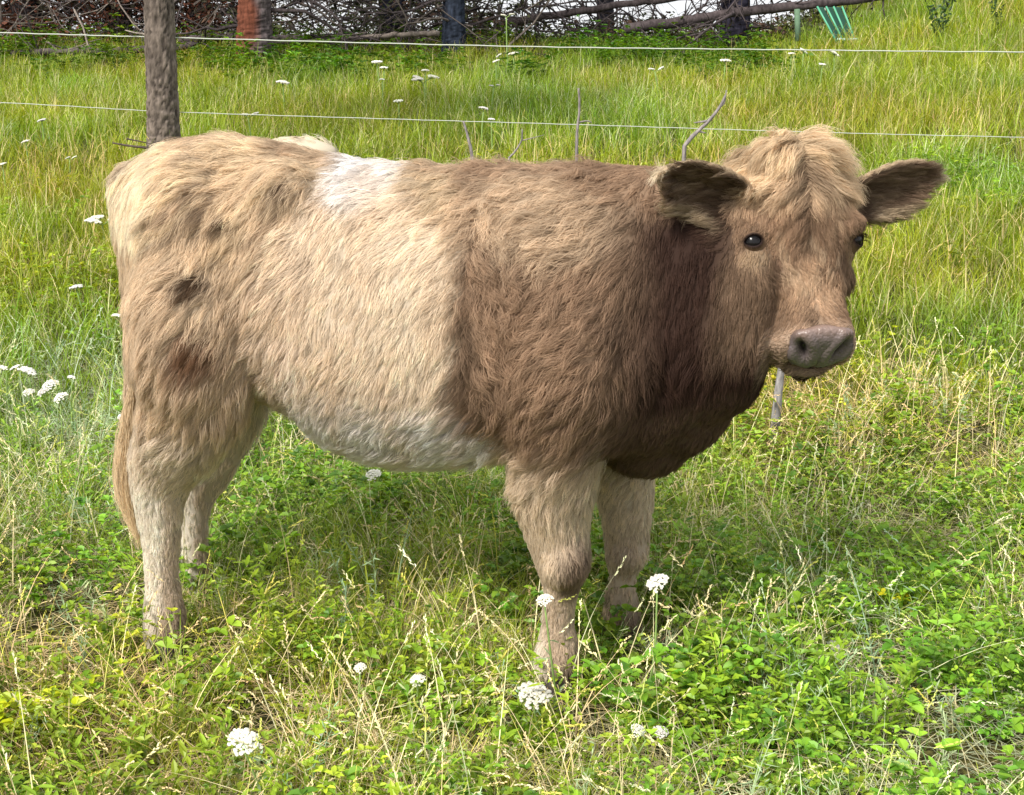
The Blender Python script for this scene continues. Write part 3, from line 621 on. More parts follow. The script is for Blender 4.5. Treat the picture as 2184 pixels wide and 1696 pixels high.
# tail switch
def tail():
    n, k = 1500, 9; a = R.uniform(0, 1, n); path = resamp([[*pt(x, y, Y)] for x, y, Y in ((284, 820, 3.05), (276, 900, 3.04), (270, 980, 3.03), (272, 1050, 3.03), (284, 1105, 3.03), (296, 1170, 3.03))], 30)
    s0 = a*.45; s1 = s0+R.uniform(.35, .6, n); ts = np.linspace(0, 1, k); q = np.clip(s0[:, None]+(s1-s0)[:, None]*ts, 0, 1)*29
    i = np.minimum(q.astype(int), 28); f = (q-i)[..., None]; g = path[i]*(1-f)+path[i+1]*f
    o = R.normal(0, 1, (n, 1, 3))*np.array([.008, .010, .004])*(.55+.9*np.sin(math.pi*np.clip(q/29, 0, 1)))[..., None]
    g = g+o+R.normal(0, .002, (n, k, 3)); c = C_GOLD*R.uniform(.6, 1.15, (n, 1, 1))*(.8+.35*ts[None, :, None])
    Ns = unit(o+np.array([0, -.02, .004])); r = .0006*(1-.6*ts)[None]*np.ones((n, 1))
    hair_object("tail_switch", g, r, np.clip(c, 0, .9), Ns*np.ones_like(g))
tail()

# ------------------------------------------------------------------ ground cover (nobody could count it)
class TP:
    def __init__(s): s.V = []; s.Q = []; s.C = []; s.n = 0
    def quad(s, V, Q, c):
        V = np.asarray(V, float); s.V.append(V); s.Q.append(np.asarray(Q)+s.n); s.C.append(np.broadcast_to(np.asarray(c, float), (len(V), 3))); s.n += len(V)
    def blade(s, p, az, L, lean, wdt, seg, c0, c1, droop=1.2):
        t = np.linspace(0, 1, seg+1); d = np.array([math.cos(az), math.sin(az), 0]); sd = np.array([-d[1], d[0], 0])
        th = lean+droop*t**1.6; dl = L/seg; x = np.concatenate([[0], np.cumsum(np.sin(th[1:])*dl)]); z = np.concatenate([[0], np.cumsum(np.cos(th[1:])*dl)])
        c = np.asarray(p)+x[:, None]*d+z[:, None]*np.array([0, 0, 1.]); ww = wdt*.5*(1-t**2.2*.92)*(.6+.4*np.minimum(1, t*5))
        tw = R.uniform(-.9, .9); sd2 = sd*math.cos(tw)+d*math.sin(tw)
        V = np.concatenate([c-sd2*ww[:, None], c+sd2*ww[:, None]]); n = seg+1; i = np.arange(seg)
        cc = np.asarray(c0)*(1-t[:, None])+np.asarray(c1)*t[:, None]
        s.quad(V, np.stack([i, i+n, i+n+1, i+1], -1), np.concatenate([cc, cc])); return c
    def leaf(s, p, d, up, L, wd, c, fold=.35):
        d = unit(np.asarray(d, float)); sd = unit(np.cross(d, up)); n = np.cross(sd, d); p = np.asarray(p, float)
        V = [p, p+d*L*.3-sd*wd*.5+n*wd*fold, p+d*L*.72-sd*wd*.42+n*wd*fold*.7, p+d*L, p+d*L*.72+sd*wd*.42+n*wd*fold*.7, p+d*L*.3+sd*wd*.5+n*wd*fold]
        s.quad(V, [[0, 1, 2, 3], [0, 3, 4, 5]], np.asarray(c)*np.array([[.8], [1], [1.05], [1.1], [1.05], [1]]))
    def fin(s): return np.concatenate(s.V), np.concatenate(s.Q), np.concatenate(s.C)
G_BLADE, G_BL2, G_LEAF, G_LEAF2, G_STRAW, G_SILV = srgb(112, 140, 32), srgb(180, 188, 72), srgb(90, 126, 32), srgb(152, 176, 50), srgb(222, 210, 164), srgb(170, 188, 142)
def t_clover(stems=5, hmax=.17, tint=1., ls=.0135, wide=.62):
    t = TP()
    for _ in range(stems):
        az = R.uniform(0, 6.28); H = R.uniform(.35, 1)*hmax; c = t.blade(rv(.03)*[1, 1, 0], az, H, R.uniform(.05, .5), .0022, 3, G_LEAF*.8, G_LEAF, .5)
        for k in range(1, 4):
            for m in range(R.integers(1, 3)):
                p = c[k]+rv(.004); a2 = R.uniform(0, 6.28); pet = p+np.array([math.cos(a2), math.sin(a2), .5])*.018
                cl = (G_LEAF*(1-.0)+(G_LEAF2-G_LEAF)*R.random())*R.uniform(.75, 1.2)*tint
                for j in range(3):
                    a3 = a2+(j-1)*1.25+R.normal(0, .2); d = np.array([math.cos(a3), math.sin(a3), R.uniform(-.35, .5)]); sz = ls*R.uniform(.7, 1.25)
                    t.leaf(pet, d, rv(.35)+[0, 0, 1], sz, sz*wide, cl)
    return t.fin()
def t_tuft(n=13, L=.15, w_=.003, c0=G_BLADE, c1=G_BL2, seg=4, lean=.5, rad=.02, dry=.12):
    t = TP()
    for _ in range(n):
        k = R.uniform(.6, 1.15); a, b = (G_STRAW*.8, G_STRAW) if R.random() < dry else (c0*k, (c0+(c1-c0)*R.uniform(.2, 1))*k)
        t.blade(rv(rad)*[1, 1, 0], R.uniform(0, 6.28), L*R.uniform(.45, 1.15), R.uniform(.0, lean), w_*R.uniform(.7, 1.2), seg, a, b, R.uniform(.2, 1.7))
    return t.fin()
def t_straw(L=.32, green=0.):
    t = TP()
    for _ in range(2):
        c = G_STRAW*(1-green)+G_BL2*green; c = c*R.uniform(.8, 1.1)
        p = t.blade(rv(.01)*[1, 1, 0], R.uniform(0, 6.28), L*R.uniform(.5, 1.1), R.uniform(.1, .95), .0023, 6, c*.85, c, R.uniform(.1, .9))
        if R.random() < .7:
            a, b = p[-2], p[-1]; d = unit(b-a)
            for q in np.linspace(0, 1, 12): t.leaf(b+d*(q-.3)*.045, d+rv(.55), rv(), .008, .003, c*1.08)
    return t.fin()
def t_flat():
    t = TP()
    for _ in range(5): t.blade(rv(.06)*[1, 1, 0]+[0, 0, R.uniform(.004, .03)], R.uniform(0, 6.28), R.uniform(.07, .22), R.uniform(1.2, 1.6), .0025, 4, G_STRAW*R.uniform(.4, .9), G_STRAW*R.uniform(.6, 1.), .15)
    return t.fin()
def t_silver():
    t = TP()
    for _ in range(3):
        p = t.blade(rv(.02)*[1, 1, 0], R.uniform(0, 6.28), R.uniform(.12, .26), R.uniform(.0, .5), .003, 6, G_SILV*.8, G_SILV, .3)
        for q in np.linspace(.1, 1, 22):
            i = min(int(q*6), 5); f = q*6-i; b = p[i]*(1-f)+p[i+1]*f
            t.leaf(b, rv(1)+[0, 0, .6], rv(), R.uniform(.012, .03), .0028, G_SILV*R.uniform(.75, 1.1))
    return t.fin()
def t_lance():
    t = TP()
    for _ in range(3):
        p = t.blade(rv(.02)*[1, 1, 0], R.uniform(0, 6.28), R.uniform(.1, .22), R.uniform(0, .35), .003, 6, G_LEAF, G_LEAF, .3)
        for q in np.linspace(.15, 1, 13):
            i = min(int(q*6), 5); f = q*6-i; b = p[i]*(1-f)+p[i+1]*f; a = R.uniform(0, 6.28); L = R.uniform(.018, .034)
            t.leaf(b, [math.cos(a), math.sin(a), R.uniform(.1, .9)], [0, 0, 1], L, L*.3, (G_LEAF*.6+G_LEAF2*.4)*R.uniform(.8, 1.15), .2)
    return t.fin()
def scatter(n, y0, y1, margin=.4, yp=1.0):
    """points on the meadow, wider than the view so it holds from beside the camera too"""
    n = int(n*1.42); y = y0+(y1-y0)*R.random(n*3)**yp; wd = .58*y+margin; x = R.uniform(-1, 1, n*3)*wd.max(); k = np.abs(x) < wd
    x, y = x[k], y[k]; return x[:n], y[:n]
def bake(name, sets, mat, label=None):
    VV, QQ, CC, n = [], [], [], 0
    for temps, x, y, sc, tint in sets:
        if not len(x): continue
        sc = np.broadcast_to(sc, x.shape); pick = R.integers(0, len(temps), len(x)); az = R.uniform(0, 6.28, len(x)); z = gz(x, y)
        for ti, (V, Q, C) in enumerate(temps):
            m = np.nonzero(pick == ti)[0]
            if not len(m): continue
            c, s_ = np.cos(az[m])[:, None], np.sin(az[m])[:, None]; k = sc[m][:, None]
            P = np.stack([(V[:, 0]*c-V[:, 1]*s_)*k+x[m][:, None], (V[:, 0]*s_+V[:, 1]*c)*k+y[m][:, None], V[:, 2]*k+z[m][:, None]], -1)
            QQ.append((Q[None]+(np.arange(len(m))*len(V))[:, None, None]+n).reshape(-1, 4)); VV.append(P.reshape(-1, 3)); n += P.shape[0]*P.shape[1]
            CC.append((C[None]*tint[m][:, None, :]).reshape(-1, 3))
    o = mk(name, np.concatenate(VV), [np.concatenate(QQ)], mat, None, np.clip(np.concatenate(CC), .003, .9))
    print(name, sum(len(q) for q in QQ)); return tag(o, kind='stuff')
def pn(x, y, sc, seed): return noise(np.stack([x, y, 0*x], -1), sc, seed)
def tints(x, y, base=(1, 1, 1), amt=.22, warm=.22):
    v = 1+amt*pn(x, y, 3.1, 51)+.14*R.normal(0, 1, len(x)); wv = warm*pn(x, y, 1.1, 52)+.08*R.normal(0, 1, len(x))
    return np.clip(np.stack([v*(1+wv), v, v*(1-.5*wv)], 1)*np.array(base), .3, 2)
def bare(x, y):
    """how worn the ground is at a place"""
    b = 0*x
    for hx, hy in ((-.73, 2.87), (-.70, 3.2), (.08, 2.70), (.27, 2.96)): b = np.maximum(b, .6*(1-sstep(.5, 1.3, np.hypot(x-hx, (y-hy+.06)*.8)/.16)))
    for px, py, r in ((200, 1340, .26), (1850, 1440, .16), (1250, 1560, .1), (560, 1560, .12), (2050, 1650, .2), (120, 520, .2), (1180, 1010, .12), (2080, 960, .15)):
        p = on_ground(px, py); b = np.maximum(b, 1-sstep(.4, 1.2, np.hypot(x-p[0], (y-p[1])*.8)/r))
    return b
def near_cover():
    S = []
    def put(temps, n, y0, y1, dens, sc=(.7, 1.25), base=(1, 1, 1), cut=None, yp=1.):
        x, y = scatter(n, y0, y1, yp=yp); k = R.random(len(x)) < dens(x, y)*(1-bare(x, y)*.92); x, y = x[k], y[k]
        S.append((temps, x, y, R.uniform(sc[0], sc[1], len(x)), tints(x, y, base)))
    clover = [t_clover() for _ in range(14)]; big = [t_clover(6, .2, 1., .021, .7) for _ in range(8)]
    tuft = [t_tuft() for _ in range(14)]; tall = [t_tuft(12, .24, .0032, seg=5, lean=.35) for _ in range(10)]
    leafy = lambda x, y: np.clip(.42+.30*sstep(-.5, .9, x/y*3)+.55*pn(x, y, 1.9, 61), .06, 1)
    grassy = lambda x, y: np.clip(.75-.25*sstep(-.3, 1., x/y*3)+.4*pn(x, y, 1.6, 62), .12, 1)
    put(clover, 1800, 1.75, 4.6, leafy); put(big, 450, 1.75, 4.6, lambda x, y: leafy(x, y)**2, base=(.8, .95, .9))
    put([t_lance() for _ in range(10)], 1250, 1.75, 4.6, lambda x, y: np.clip(.35+.6*pn(x, y, 2.3, 63), 0, 1), base=(1.05, 1.05, .9))
    put(tuft, 5600, 1.75, 4.8, grassy, (.5, 1.05)); put(tall, 900, 2.9, 4.8, lambda x, y: grassy(x, y)*.9, (.5, .95))
    put([t_tuft(14, .055, .0028, lean=1.1, seg=3) for _ in range(8)], 6500, 1.75, 4.8, lambda x, y: .95+0*x)
    x = R.uniform(-.95, .75, 900); y = R.uniform(2.75, 4.3, 900); k = R.random(900) < .75*(1-bare(x, y)); x, y = x[k], y[k]; S.append((tall, x, y, R.uniform(.35, .8, len(x)), tints(x, y, (.72, .92, .62))))
    g = bake("grass", S, M_LEAF)
    S.clear()
    put([t_straw() for _ in range(12)], 3800, 1.75, 5.2, lambda x, y: np.clip(.55+.5*pn(x, y, 2.1, 64), .1, 1), (.55, 1.15))
    put([t_straw(.3, .8) for _ in range(8)], 1700, 1.75, 5.2, lambda x, y: .6+0*x, (.6, 1.1))
    put([t_flat() for _ in range(10)], 7000, 1.75, 5.2, lambda x, y: .9+0*x, (.7, 1.2))
    x, y = scatter(3000, 1.75, 4.2); k = (R.random(len(x)) < bare(x, y)); x, y = x[k], y[k]; S.append(([t_flat() for _ in range(6)], x, y, R.uniform(.5, .9, len(x)), tints(x, y)))
    bake("dry_straw_litter", S, M_DRY); S.clear()
    x, y = scatter(1100, 1.75, 5.4); a, _ = proj(np.stack([x, y, gz(x, y)], -1)); d = .09+.5*np.exp(-((x/y+.32)/.05)**2)*(y > 2.8)+.22*(pn(x, y, 1.7, 65) > .35)*(y < 3.4)
    k = R.random(len(x)) < d; x, y = x[k], y[k]; S.append(([t_silver() for _ in range(9)], x, y, R.uniform(.6, 1.2, len(x)), tints(x, y, amt=.1, warm=.05)))
    bake("silvery_weeds", S, M_LEAF)
near_cover()
def far_cover():
    S = []
    def put(temps, n, y0, y1, dens, sc, base=(1, 1, 1), yp=.75, warm=.2):
        x, y = scatter(n, y0, y1, .6, yp); k = R.random(len(x)) < dens(x, y); x, y = x[k], y[k]
        S.append((temps, x, y, R.uniform(sc[0], sc[1], len(x)), tints(x, y, base, .2, warm)))
    m1 = [t_tuft(12, .26, .0050, G_BLADE, G_BL2, 4, .35, .05, .16) for _ in range(12)]
    m2 = [t_tuft(12, .34, .0065, G_BLADE, G_BL2*1.02, 4, .3, .08, .12) for _ in range(12)]
    m3 = [t_tuft(11, .42, .010, G_BLADE*.95, G_BL2, 3, .3, .12, .15) for _ in range(10)]
    put(m1, 8000, 4.6, 8.5, lambda x, y: .9+0*x, (.5, 1.0), (1., 1., .85)); put([t_clover(6, .2, 1., .020, .7) for _ in range(8)], 1400, 4.5, 9, lambda x, y: np.clip(.35+.7*pn(x, y, 1., 71), .03, 1), (.7, 1.2), (1.15, 1.02, 1.))
    put(m2, 9500, 8, 13.5, lambda x, y: .9+0*x, (.5, .95), (1.0, 1., .82)); put(m3, 7500, 13, 19, lambda x, y: .9+0*x, (.35, .7), (.98, 1., .85), yp=1)
    put([t_straw(.34, .25) for _ in range(10)], 2600, 4.8, 12, lambda x, y: np.clip(.5+.6*pn(x, y, .8, 72), .05, 1), (.7, 1.15), (.95, 1, .8))
    put([t_clover(7, .4, .62, .05, .5) for _ in range(8)], 900, 13, 16.8, lambda x, y: np.clip(.35+.8*pn(x, y, .9, 73), .0, 1)*(x/y < .2), (.6, 1.1), (.7, .9, .8), 1)
    # the bank that rises on the right
    x = R.uniform(2.5, 18, 15000); y = R.uniform(12, 30, 15000); k = (x/y > .17) & (x/y < .75); x, y = x[k], y[k]
    S.append((m3, x, y, R.uniform(.5, 1.0, len(x)), tints(x, y, (1.1, 1.05, .9))))
    bake("meadow_grass", S, M_GRASS)
far_cover()

# ------------------------------------------------------------------ white yarrow and other small plants
M_STEM = mat_plain("plant_stem", tuple(srgb(126, 150, 84)), .6, .2)
def floret_head(r, n, flat=.35, dome=None):
    mb = MB(); k = 6; a = np.arange(k)*2*math.pi/k
    for i in range(n):
        q = math.sqrt((i+.5)/n)*r; th = i*2.39996+R.normal(0, .15); q *= 1+.12*math.sin(3*th+n)+R.normal(0, .05)
        c = np.array([q*math.cos(th), q*math.sin(th), flat*r*(1-(q/r)**2)*(1+R.normal(0, .15))+R.normal(0, r*.03)]); fr = r*R.uniform(.85, 1.2)*1.35/math.sqrt(n)
        pet = np.stack([np.cos(a+th), np.sin(a+th), 0*a+.15*np.sin(a*2+th)], -1)*fr; low = pet*[.5, .5, 0]-[0, 0, fr*.9]
        V = np.concatenate([c+pet, c+low, [c+[0, 0, fr*.45]]])
        j = np.arange(k); jn = (j+1) % k
        f = R.uniform(.9, 1.06); mb.add(V, [np.stack([j+k, jn+k, jn, j], -1), np.stack([j, jn, np.full(k, 2*k)], -1)], np.array([.80, .80, .74])*f)
    return mb
def yarrow(px, py, wpx, h, label, heads=1, Y=None, group="white yarrow flowers in the meadow"):
    top = on_ground(px, py, h) if Y is None else pt(px, py, Y); g0 = float(gz(top[0], top[1])); hh = top[2]-g0
    dep = (top-CAM)[1]*cp-(top-CAM)[2]*sn; r = wpx/2/FPX*dep
    bx, by = top[0]+R.normal(0, .02), top[1]+R.normal(0, .02)+.01; e = empty("yarrow", (bx, by, float(gz(bx, by)))); tag(e, label, "flower", group)
    mb = MB(); base = np.array([bx, by, float(gz(bx, by))-.01]); up = top-[0, 0, r*.8]
    path = resamp([base, base*.5+up*.5+rv(.012), up], 8); mb.tube(path, np.linspace(.0028, .0018, 8)*max(1, dep/4.), 5)
    cs = []
    for i in range(heads):
        c = top+(np.array([math.cos(i*2.1), math.sin(i*2.1)*.6, -.35*i/heads])*r*1.2 if heads > 1 else 0); cs.append(c)
        for k in range(7): mb.tube([up, up*.4+c*.6+rv(r*.1)*[1, 1, 0], c+np.array([math.cos(k*.9), math.sin(k*.9), 0])*r*.6-[0, 0, r*.05]], .0009*max(1, dep/4.), 4)
        rr = r if heads == 1 else r*.62; nearf = dep < 4.6; hd = floret_head(rr, 95 if nearf else 34, .42 if nearf else .16); fh = MB(); tone = R.uniform(.72, 1.0)*np.array([1, R.uniform(.95, 1), R.uniform(.84, .98)])
        Vh = np.concatenate(hd.V)
        tl = R.normal(0, .22); tf = .35 if nearf else .05; Vh = Vh@np.array([[1, 0, 0], [0, math.cos(tf), math.sin(tf)], [0, -math.sin(tf), math.cos(tf)]])@np.array([[math.cos(tl), 0, math.sin(tl)], [0, 1, 0], [-math.sin(tl), 0, math.cos(tl)]])
        fh.add(Vh+c, [np.concatenate(hd.F[4]), np.concatenate(hd.F[3])], np.concatenate(hd.C)*tone); fh.build("flower_head", M_PETAL, e, False)
    st = mb.build("stem", M_STEM, e, True, False)
    if wpx > 30:
        t = TP()
        for q in np.linspace(.1, .75, 9):
            i = int(q*7); t.leaf(path[i], rv()+[0, 0, .4], rv(), .03, .006, G_SILV*.8)
        V, Q, C = t.fin(); mk("foliage", V, [Q], M_LEAF, e, C)
YL = [
 (1138, 1482, 68, .16, "large round white yarrow head in front of the cow's near front hoof", 1),
 (521, 1582, 68, .17, "largest white yarrow head in the short grass at the bottom left", 1),
 (1378, 1561, 52, .13, "white yarrow head between straw stalks to the right of the front hooves", 2),
 (890, 1451, 34, .13, "small white yarrow head on a stem under the middle of the belly", 1),
 (768, 1424, 26, .15, "tiny yarrow head left of the one under the belly", 1),
 (676, 1566, 22, .06, "low half open yarrow head right of the large bottom left one", 1),
 (1780, 1378, 30, .04, "low cream coloured flower near the bare soil at the right", 1),
 (1162, 1280, 34, .30, "flat yarrow head standing against the cow's near front shin", 1),
 (1402, 1243, 46, .30, "tilted yarrow head on a long stem beside the far front leg", 1),
 (217, 462, 48, .20, "double decked yarrow head just behind the cow's rump", 3),
 (163, 611, 26, .2, "single yarrow head level with the cow's tail, out to its left", 1),
 (248, 672, 18, .2, "small yarrow bud nearly touching the cow's tail", 1),
 (12, 783, 34, .22, "yarrow head cut by the left edge, uppermost of the left cluster", 2),
 (60, 790, 32, .22, "yarrow head second from the left edge in the left cluster", 1),
 (68, 836, 38, .22, "widest and lowest pair of yarrow heads in the left cluster", 2),
 (107, 821, 34, .22, "yarrow head in the middle of the left cluster", 1),
 (128, 848, 30, .21, "domed yarrow head at the lower right of the left cluster", 1),
 (153, 804, 16, .22, "tiny yarrow head at the upper right of the left cluster", 1),
 (262, 889, 22, .22, "yarrow head half hidden beside the blonde tail switch", 1),
 (797, 1013, 34, .15, "yarrow head peeping out just under the belly line", 1),
 (55, 301, 16, .25, "small yarrow head at the far left below the lower wire", 1),
 (89, 256, 18, .25, "tilted yarrow head left of the pine trunk below the lower wire", 1),
 (5, 350, 18, .25, "yarrow head on the very left edge above the clover patch", 1),
 (148, 335, 18, .22, "pair of yarrow buds over the dark clover left of the rump", 2),
 (529, 242, 26, .3, "yarrow head touching the lower wire above the rump", 2),
 (603, 175, 26, .3, "flat wide yarrow head between the two wires above the hip", 1),
 (804, 132, 22, .3, "left one of two close yarrow heads under the upper wire", 1),
 (819, 144, 17, .3, "right lower one of two close yarrow heads under the upper wire", 1),
 (902, 163, 36, .32, "biggest far yarrow cluster, midway between the wires over the belt", 3),
 (907, 150, 16, .33, "small yarrow head just above the biggest far cluster", 1),
 (850, 215, 20, .3, "yarrow head above the lower wire over the white belt", 1),
 (815, 169, 11, .3, "faint yarrow head left of the biggest far cluster", 1),
 (1053, 181, 16, .3, "yarrow head over the mid back, midway between the wires", 2),
 (1031, 230, 19, .3, "yarrow head over the mid back, higher of a pair by the lower wire", 1),
 (1048, 254, 14, .3, "yarrow head over the mid back, lower of a pair by the lower wire", 1),
 (1058, 130, 15, .3, "yarrow head below two others under the upper wire by the rusty stump", 1),
 (1064, 118, 13, .3, "narrow yarrow head close below the upper wire by the rusty stump", 1),
 (1095, 114, 21, .3, "bright flat yarrow head right under the upper wire at mid picture", 1),
 (1397, 145, 22, .3, "tilted yarrow head above the cow's withers", 2),
 (1547, 129, 22, .3, "yarrow head under the upper wire in line with the dark trunk", 1),
 (1688, 114, 14, .3, "yarrow head just under the upper wire left of the green panel", 1),
 (1714, 108, 17, .3, "yarrow head touching the upper wire left of the green panel", 1),
 (1780, 113, 24, .3, "flat yarrow head right below the green panel", 1),
 (1754, 137, 15, .3, "lowest yarrow head below the green panel", 1),
 (1080, 30, 20, .6, "tall pale umbel standing against the brushwood", 2),
]
for a in YL: yarrow(*a[:5], heads=a[5])

def leafy_thing(name, label, cat, px, py, tmp, sc, tint=(1, 1, 1), n=1, spread=.05, group=None):
    p = on_ground(px, py); S = []
    for _ in range(n):
        V, Q, C = tmp(); o = np.array([p[0], p[1], 0])+rv(spread)*[1, 1, 0]; o[2] = float(gz(o[0], o[1])); S.append((V*sc+o, Q, C*np.array(tint)))
    k = 0; QQ = []
    for V, Q, C in S: QQ.append(Q+k); k += len(V)
    o = mk(name, np.concatenate([q[0] for q in S]), [np.concatenate(QQ)], M_LEAF, None, np.clip(np.concatenate([q[2] for q in S]), 0, .9)); return tag(o, label, cat, group)
leafy_thing("leafy_weed", "low weed with bright yellow green leaves in the bottom left corner", "weed", 55, 1590, lambda: t_clover(9, .13, 1., .024, .6), 1., (1.9, 1.45, .5), 3, .05)
leafy_thing("leafy_weed", "yellowing low weed to the right of the front hooves", "weed", 1880, 1330, lambda: t_clover(5, .12, 1., .018, .6), 1., (2.2, 1.45, .5), 1, .03)
def t_thistle():
    t = TP(); dk = srgb(62, 88, 44)
    for k in range(7):
        p = t.blade(rv(.04)*[1, 1, 0], R.uniform(0, 6.28), R.uniform(.45, .8), R.uniform(0, .35), .018, 6, dk, dk, .25)
        for q in np.linspace(.15, 1, 16):
            i = min(int(q*6), 5); f = q*6-i; b = p[i]*(1-f)+p[i+1]*f; t.leaf(b, rv()+[0, 0, .5], rv(), R.uniform(.05, .1), .028, dk*R.uniform(.7, 1.2))
        for _ in range(5): t.leaf(p[-1], rv()+[0, 0, .8], rv(), .05, .035, srgb(52, 66, 44))
    return t.fin()
leafy_thing("thistle", "dark branching thistle standing in the bright grass at the top right", "thistle", 1995, 100, t_thistle, .8, n=1)
leafy_thing("thistle", "smaller thistle with dark heads near the top right corner", "thistle", 2120, 70, t_thistle, .5, n=1)
leafy_thing("leafy_weed", "upright green weed in front of the brushwood left of the pine trunk", "weed", 228, 135, lambda: t_clover(5, .6, .8, .07, .45), .95, n=1)
leafy_thing("mullein_leaves", "pale silvery leaves lying in the grass below the green panel", "plant", 1895, 150, lambda: t_clover(5, .18, 1., .06, .45), 1., tuple(np.array([2.6, 1.9, 4.])*.9), 2, .25)

# ------------------------------------------------------------------ trees, dead wood, fence
GREY, DKB, RED = srgb(118, 108, 100), srgb(74, 66, 66), srgb(122, 76, 58)
def branch(mb, p, d, L, r, depth, col, droop=.25, k=5, kids=(3, 6)):
    n = 7; P = [np.array(p, float)]; d = unit(np.array(d, float))
    for i in range(n-1):
        d = unit(d+R.normal(0, .17, 3)+[0, 0, -droop*.12]); P.append(P[-1]+d*L/(n-1))
    P = np.array(P); mb.tube(P, np.linspace(r, r*.3, n), k if r > .006 else 3, col*R.uniform(.75, 1.2))
    if depth > 0:
        for _ in range(R.integers(*kids)):
            i = R.integers(1, n-1); dd = unit(P[i]-P[i-1]); branch(mb, P[i], dd+rv(.95), L*R.uniform(.3, .65), r*.5, depth-1, col, droop, k, kids)
    return P
def needles(mb, c, rad, n, size, col, flat=.6):
    c = np.asarray(c); P = c+R.normal(0, 1, (n, 3))*np.array(rad)*.5; d = unit(R.normal(0, 1, (n, 3))*[1, 1, flat]); s = unit(np.cross(d, R.normal(0, 1, (n, 3))))
    L = size*R.uniform(.5, 1.3, (n, 1)); W_ = L*R.uniform(.12, .3, (n, 1))
    V = np.stack([P, P+d*L*.5-s*W_, P+d*L, P+d*L*.5+s*W_], 1).reshape(-1, 3); F = np.arange(n*4).reshape(-1, 4)
    mb.add(V, [F], np.repeat(np.asarray(col)*R.uniform(.6, 1.35, (n, 1)), 4, 0))
def trunk(mb, base, top, r0, r1, col, k=26, rough=.12, split=None):
    n = 240; t = (np.linspace(0, 1, n)**1.9)[:, None]; P = np.asarray(base)*(1-t)+np.asarray(top)*t
    an = np.arange(k)*2*math.pi/k; rr = (r0*(1-t)+r1*t)*(1+.35*np.exp(-t*28)); q = np.stack([np.cos(an), np.sin(an), 0*an], -1)
    G = P[:, None]+q[None]*rr[:, None]
    nz = noise(G*[1, 1, .38], 52, 5)+.7*noise(G*[1, 1, .6], 105, 6); plates = np.clip(np.abs(nz)*1.5, 0, 1)**.6
    G = G+q[None]*(plates*rough*rr)[..., None]
    C = np.asarray(col)[None, None]*(.35+.95*plates)[..., None]*(1+.25*noise(G, 9, 7)[..., None])
    if split is not None: wgt = sstep(.25, .75, -(q@np.array([.8, .6, 0]))[None]*.9+.35*noise(G, 5, 8))[..., None]*np.ones_like(C); C = C*(1-wgt)+np.asarray(split)*wgt*(.6+.6*plates[..., None])
    i = np.arange(n-1)[:, None]*k; j = np.arange(k)[None]; jn = (j+1) % k
    mb.add(G.reshape(-1, 3), [np.stack([i+j, i+jn, i+k+jn, i+k+j], -1).reshape(-1, 4)], np.clip(C, .005, .9).reshape(-1, 3))
def conifer(px, Y, rpx, label, col=DKB, split=None, limbs=5, lean=(0, 0), H=5.5, low=1.2, green=srgb(58, 74, 44), rough=.12, dead=DKB):
    p = pt(px, 80, Y); x, y = p[0], Y; g0 = float(gz(x, y)); r = rpx/2/FPX*Y; e = empty("pine_tree", (x, y, g0)); tag(e, label, "tree", "trees along the top of the meadow" if Y > 11 else None)
    mb = MB(); top = np.array([x+lean[0], y+lean[1], g0+H]); base = np.array([x, y, g0-.05]); trunk(mb, base, top, r, r*.45, col, rough=rough, split=split); mb.build("trunk", M_BARK, e)
    for i in range(limbs):
        mb = MB(); z = R.uniform(.25, low); a = R.uniform(0, 6.28) if i > 1 else (math.pi*(i % 2)+R.normal(0, .4)); q = base*(1-z/H)+top*(z/H)
        branch(mb, q, [math.cos(a), math.sin(a)*.6, R.uniform(-.15, .35)], R.uniform(.8, 1.8), r*.16, 2, dead, .6); mb.build("branch", M_TWIG, e)
    mb = MB()
    for i in range(46):
        a = R.uniform(0, 6.28); z = R.uniform(.42, .98); q = base*(1-z)+top*z; rad = (1.1-z)*1.9*R.uniform(.4, 1.1); c = q+[math.cos(a)*rad, math.sin(a)*rad, R.uniform(-.3, .2)]
        mb.tube([q, q*.5+c*.5+[0, 0, .1], c], [.03, .02, .008], 4, np.asarray(col)*.8); needles(mb, c, (.55, .55, .3), 90, .16, green)
    mb.build("crown", M_LEAF, e, False); return e
# the near trunk
p = on_ground(352, 378); pine = empty("pine_tree", (p[0], p[1], float(gz(p[0], p[1])))); tag(pine, "rough barked pine trunk that the fence wires run to, right behind the rump", "tree")
NT = p.copy(); mb = MB(); trunk(mb, NT-[0, 0, .05], NT+[.12, .05, 4.6], .089, .06, srgb(100, 90, 82), 60, .16); mb.build("trunk", M_BARK, pine)
def tz(z): return NT+np.array([.12, .05, 4.6])*z/4.6
for z, d, L, r in ((1.36, [-1, -.1, .45], .55, .011), (1.18, [.75, .3, .55], .7, .013), (.86, [-1, -.2, .25], .22, .010), (1.45, [.4, -.7, .6], .5, .010), (.55, [.8, -.5, .1], .06, .014), (1.62, [-.8, -.4, .2], .9, .014), (1.75, [.9, -.3, .15], .9, .014)):
    mb = MB(); branch(mb, tz(z), d, L, r, 1 if L > .4 else 0, srgb(150, 140, 128), .2, 6, (2, 4)); mb.build("branch", M_TWIG, pine)
mb = MB()
for i in range(50):
    a = R.uniform(0, 6.28); z = R.uniform(2.3, 4.5); q = tz(z); rad = (5-z)*.5*R.uniform(.4, 1.1); c = q+[math.cos(a)*rad, math.sin(a)*rad, R.uniform(-.2, .2)]
    mb.tube([q, c], [.02, .006], 4, GREY); needles(mb, c, (.4, .4, .25), 80, .12, srgb(58, 80, 44))
mb.build("crown", M_LEAF, pine, False)
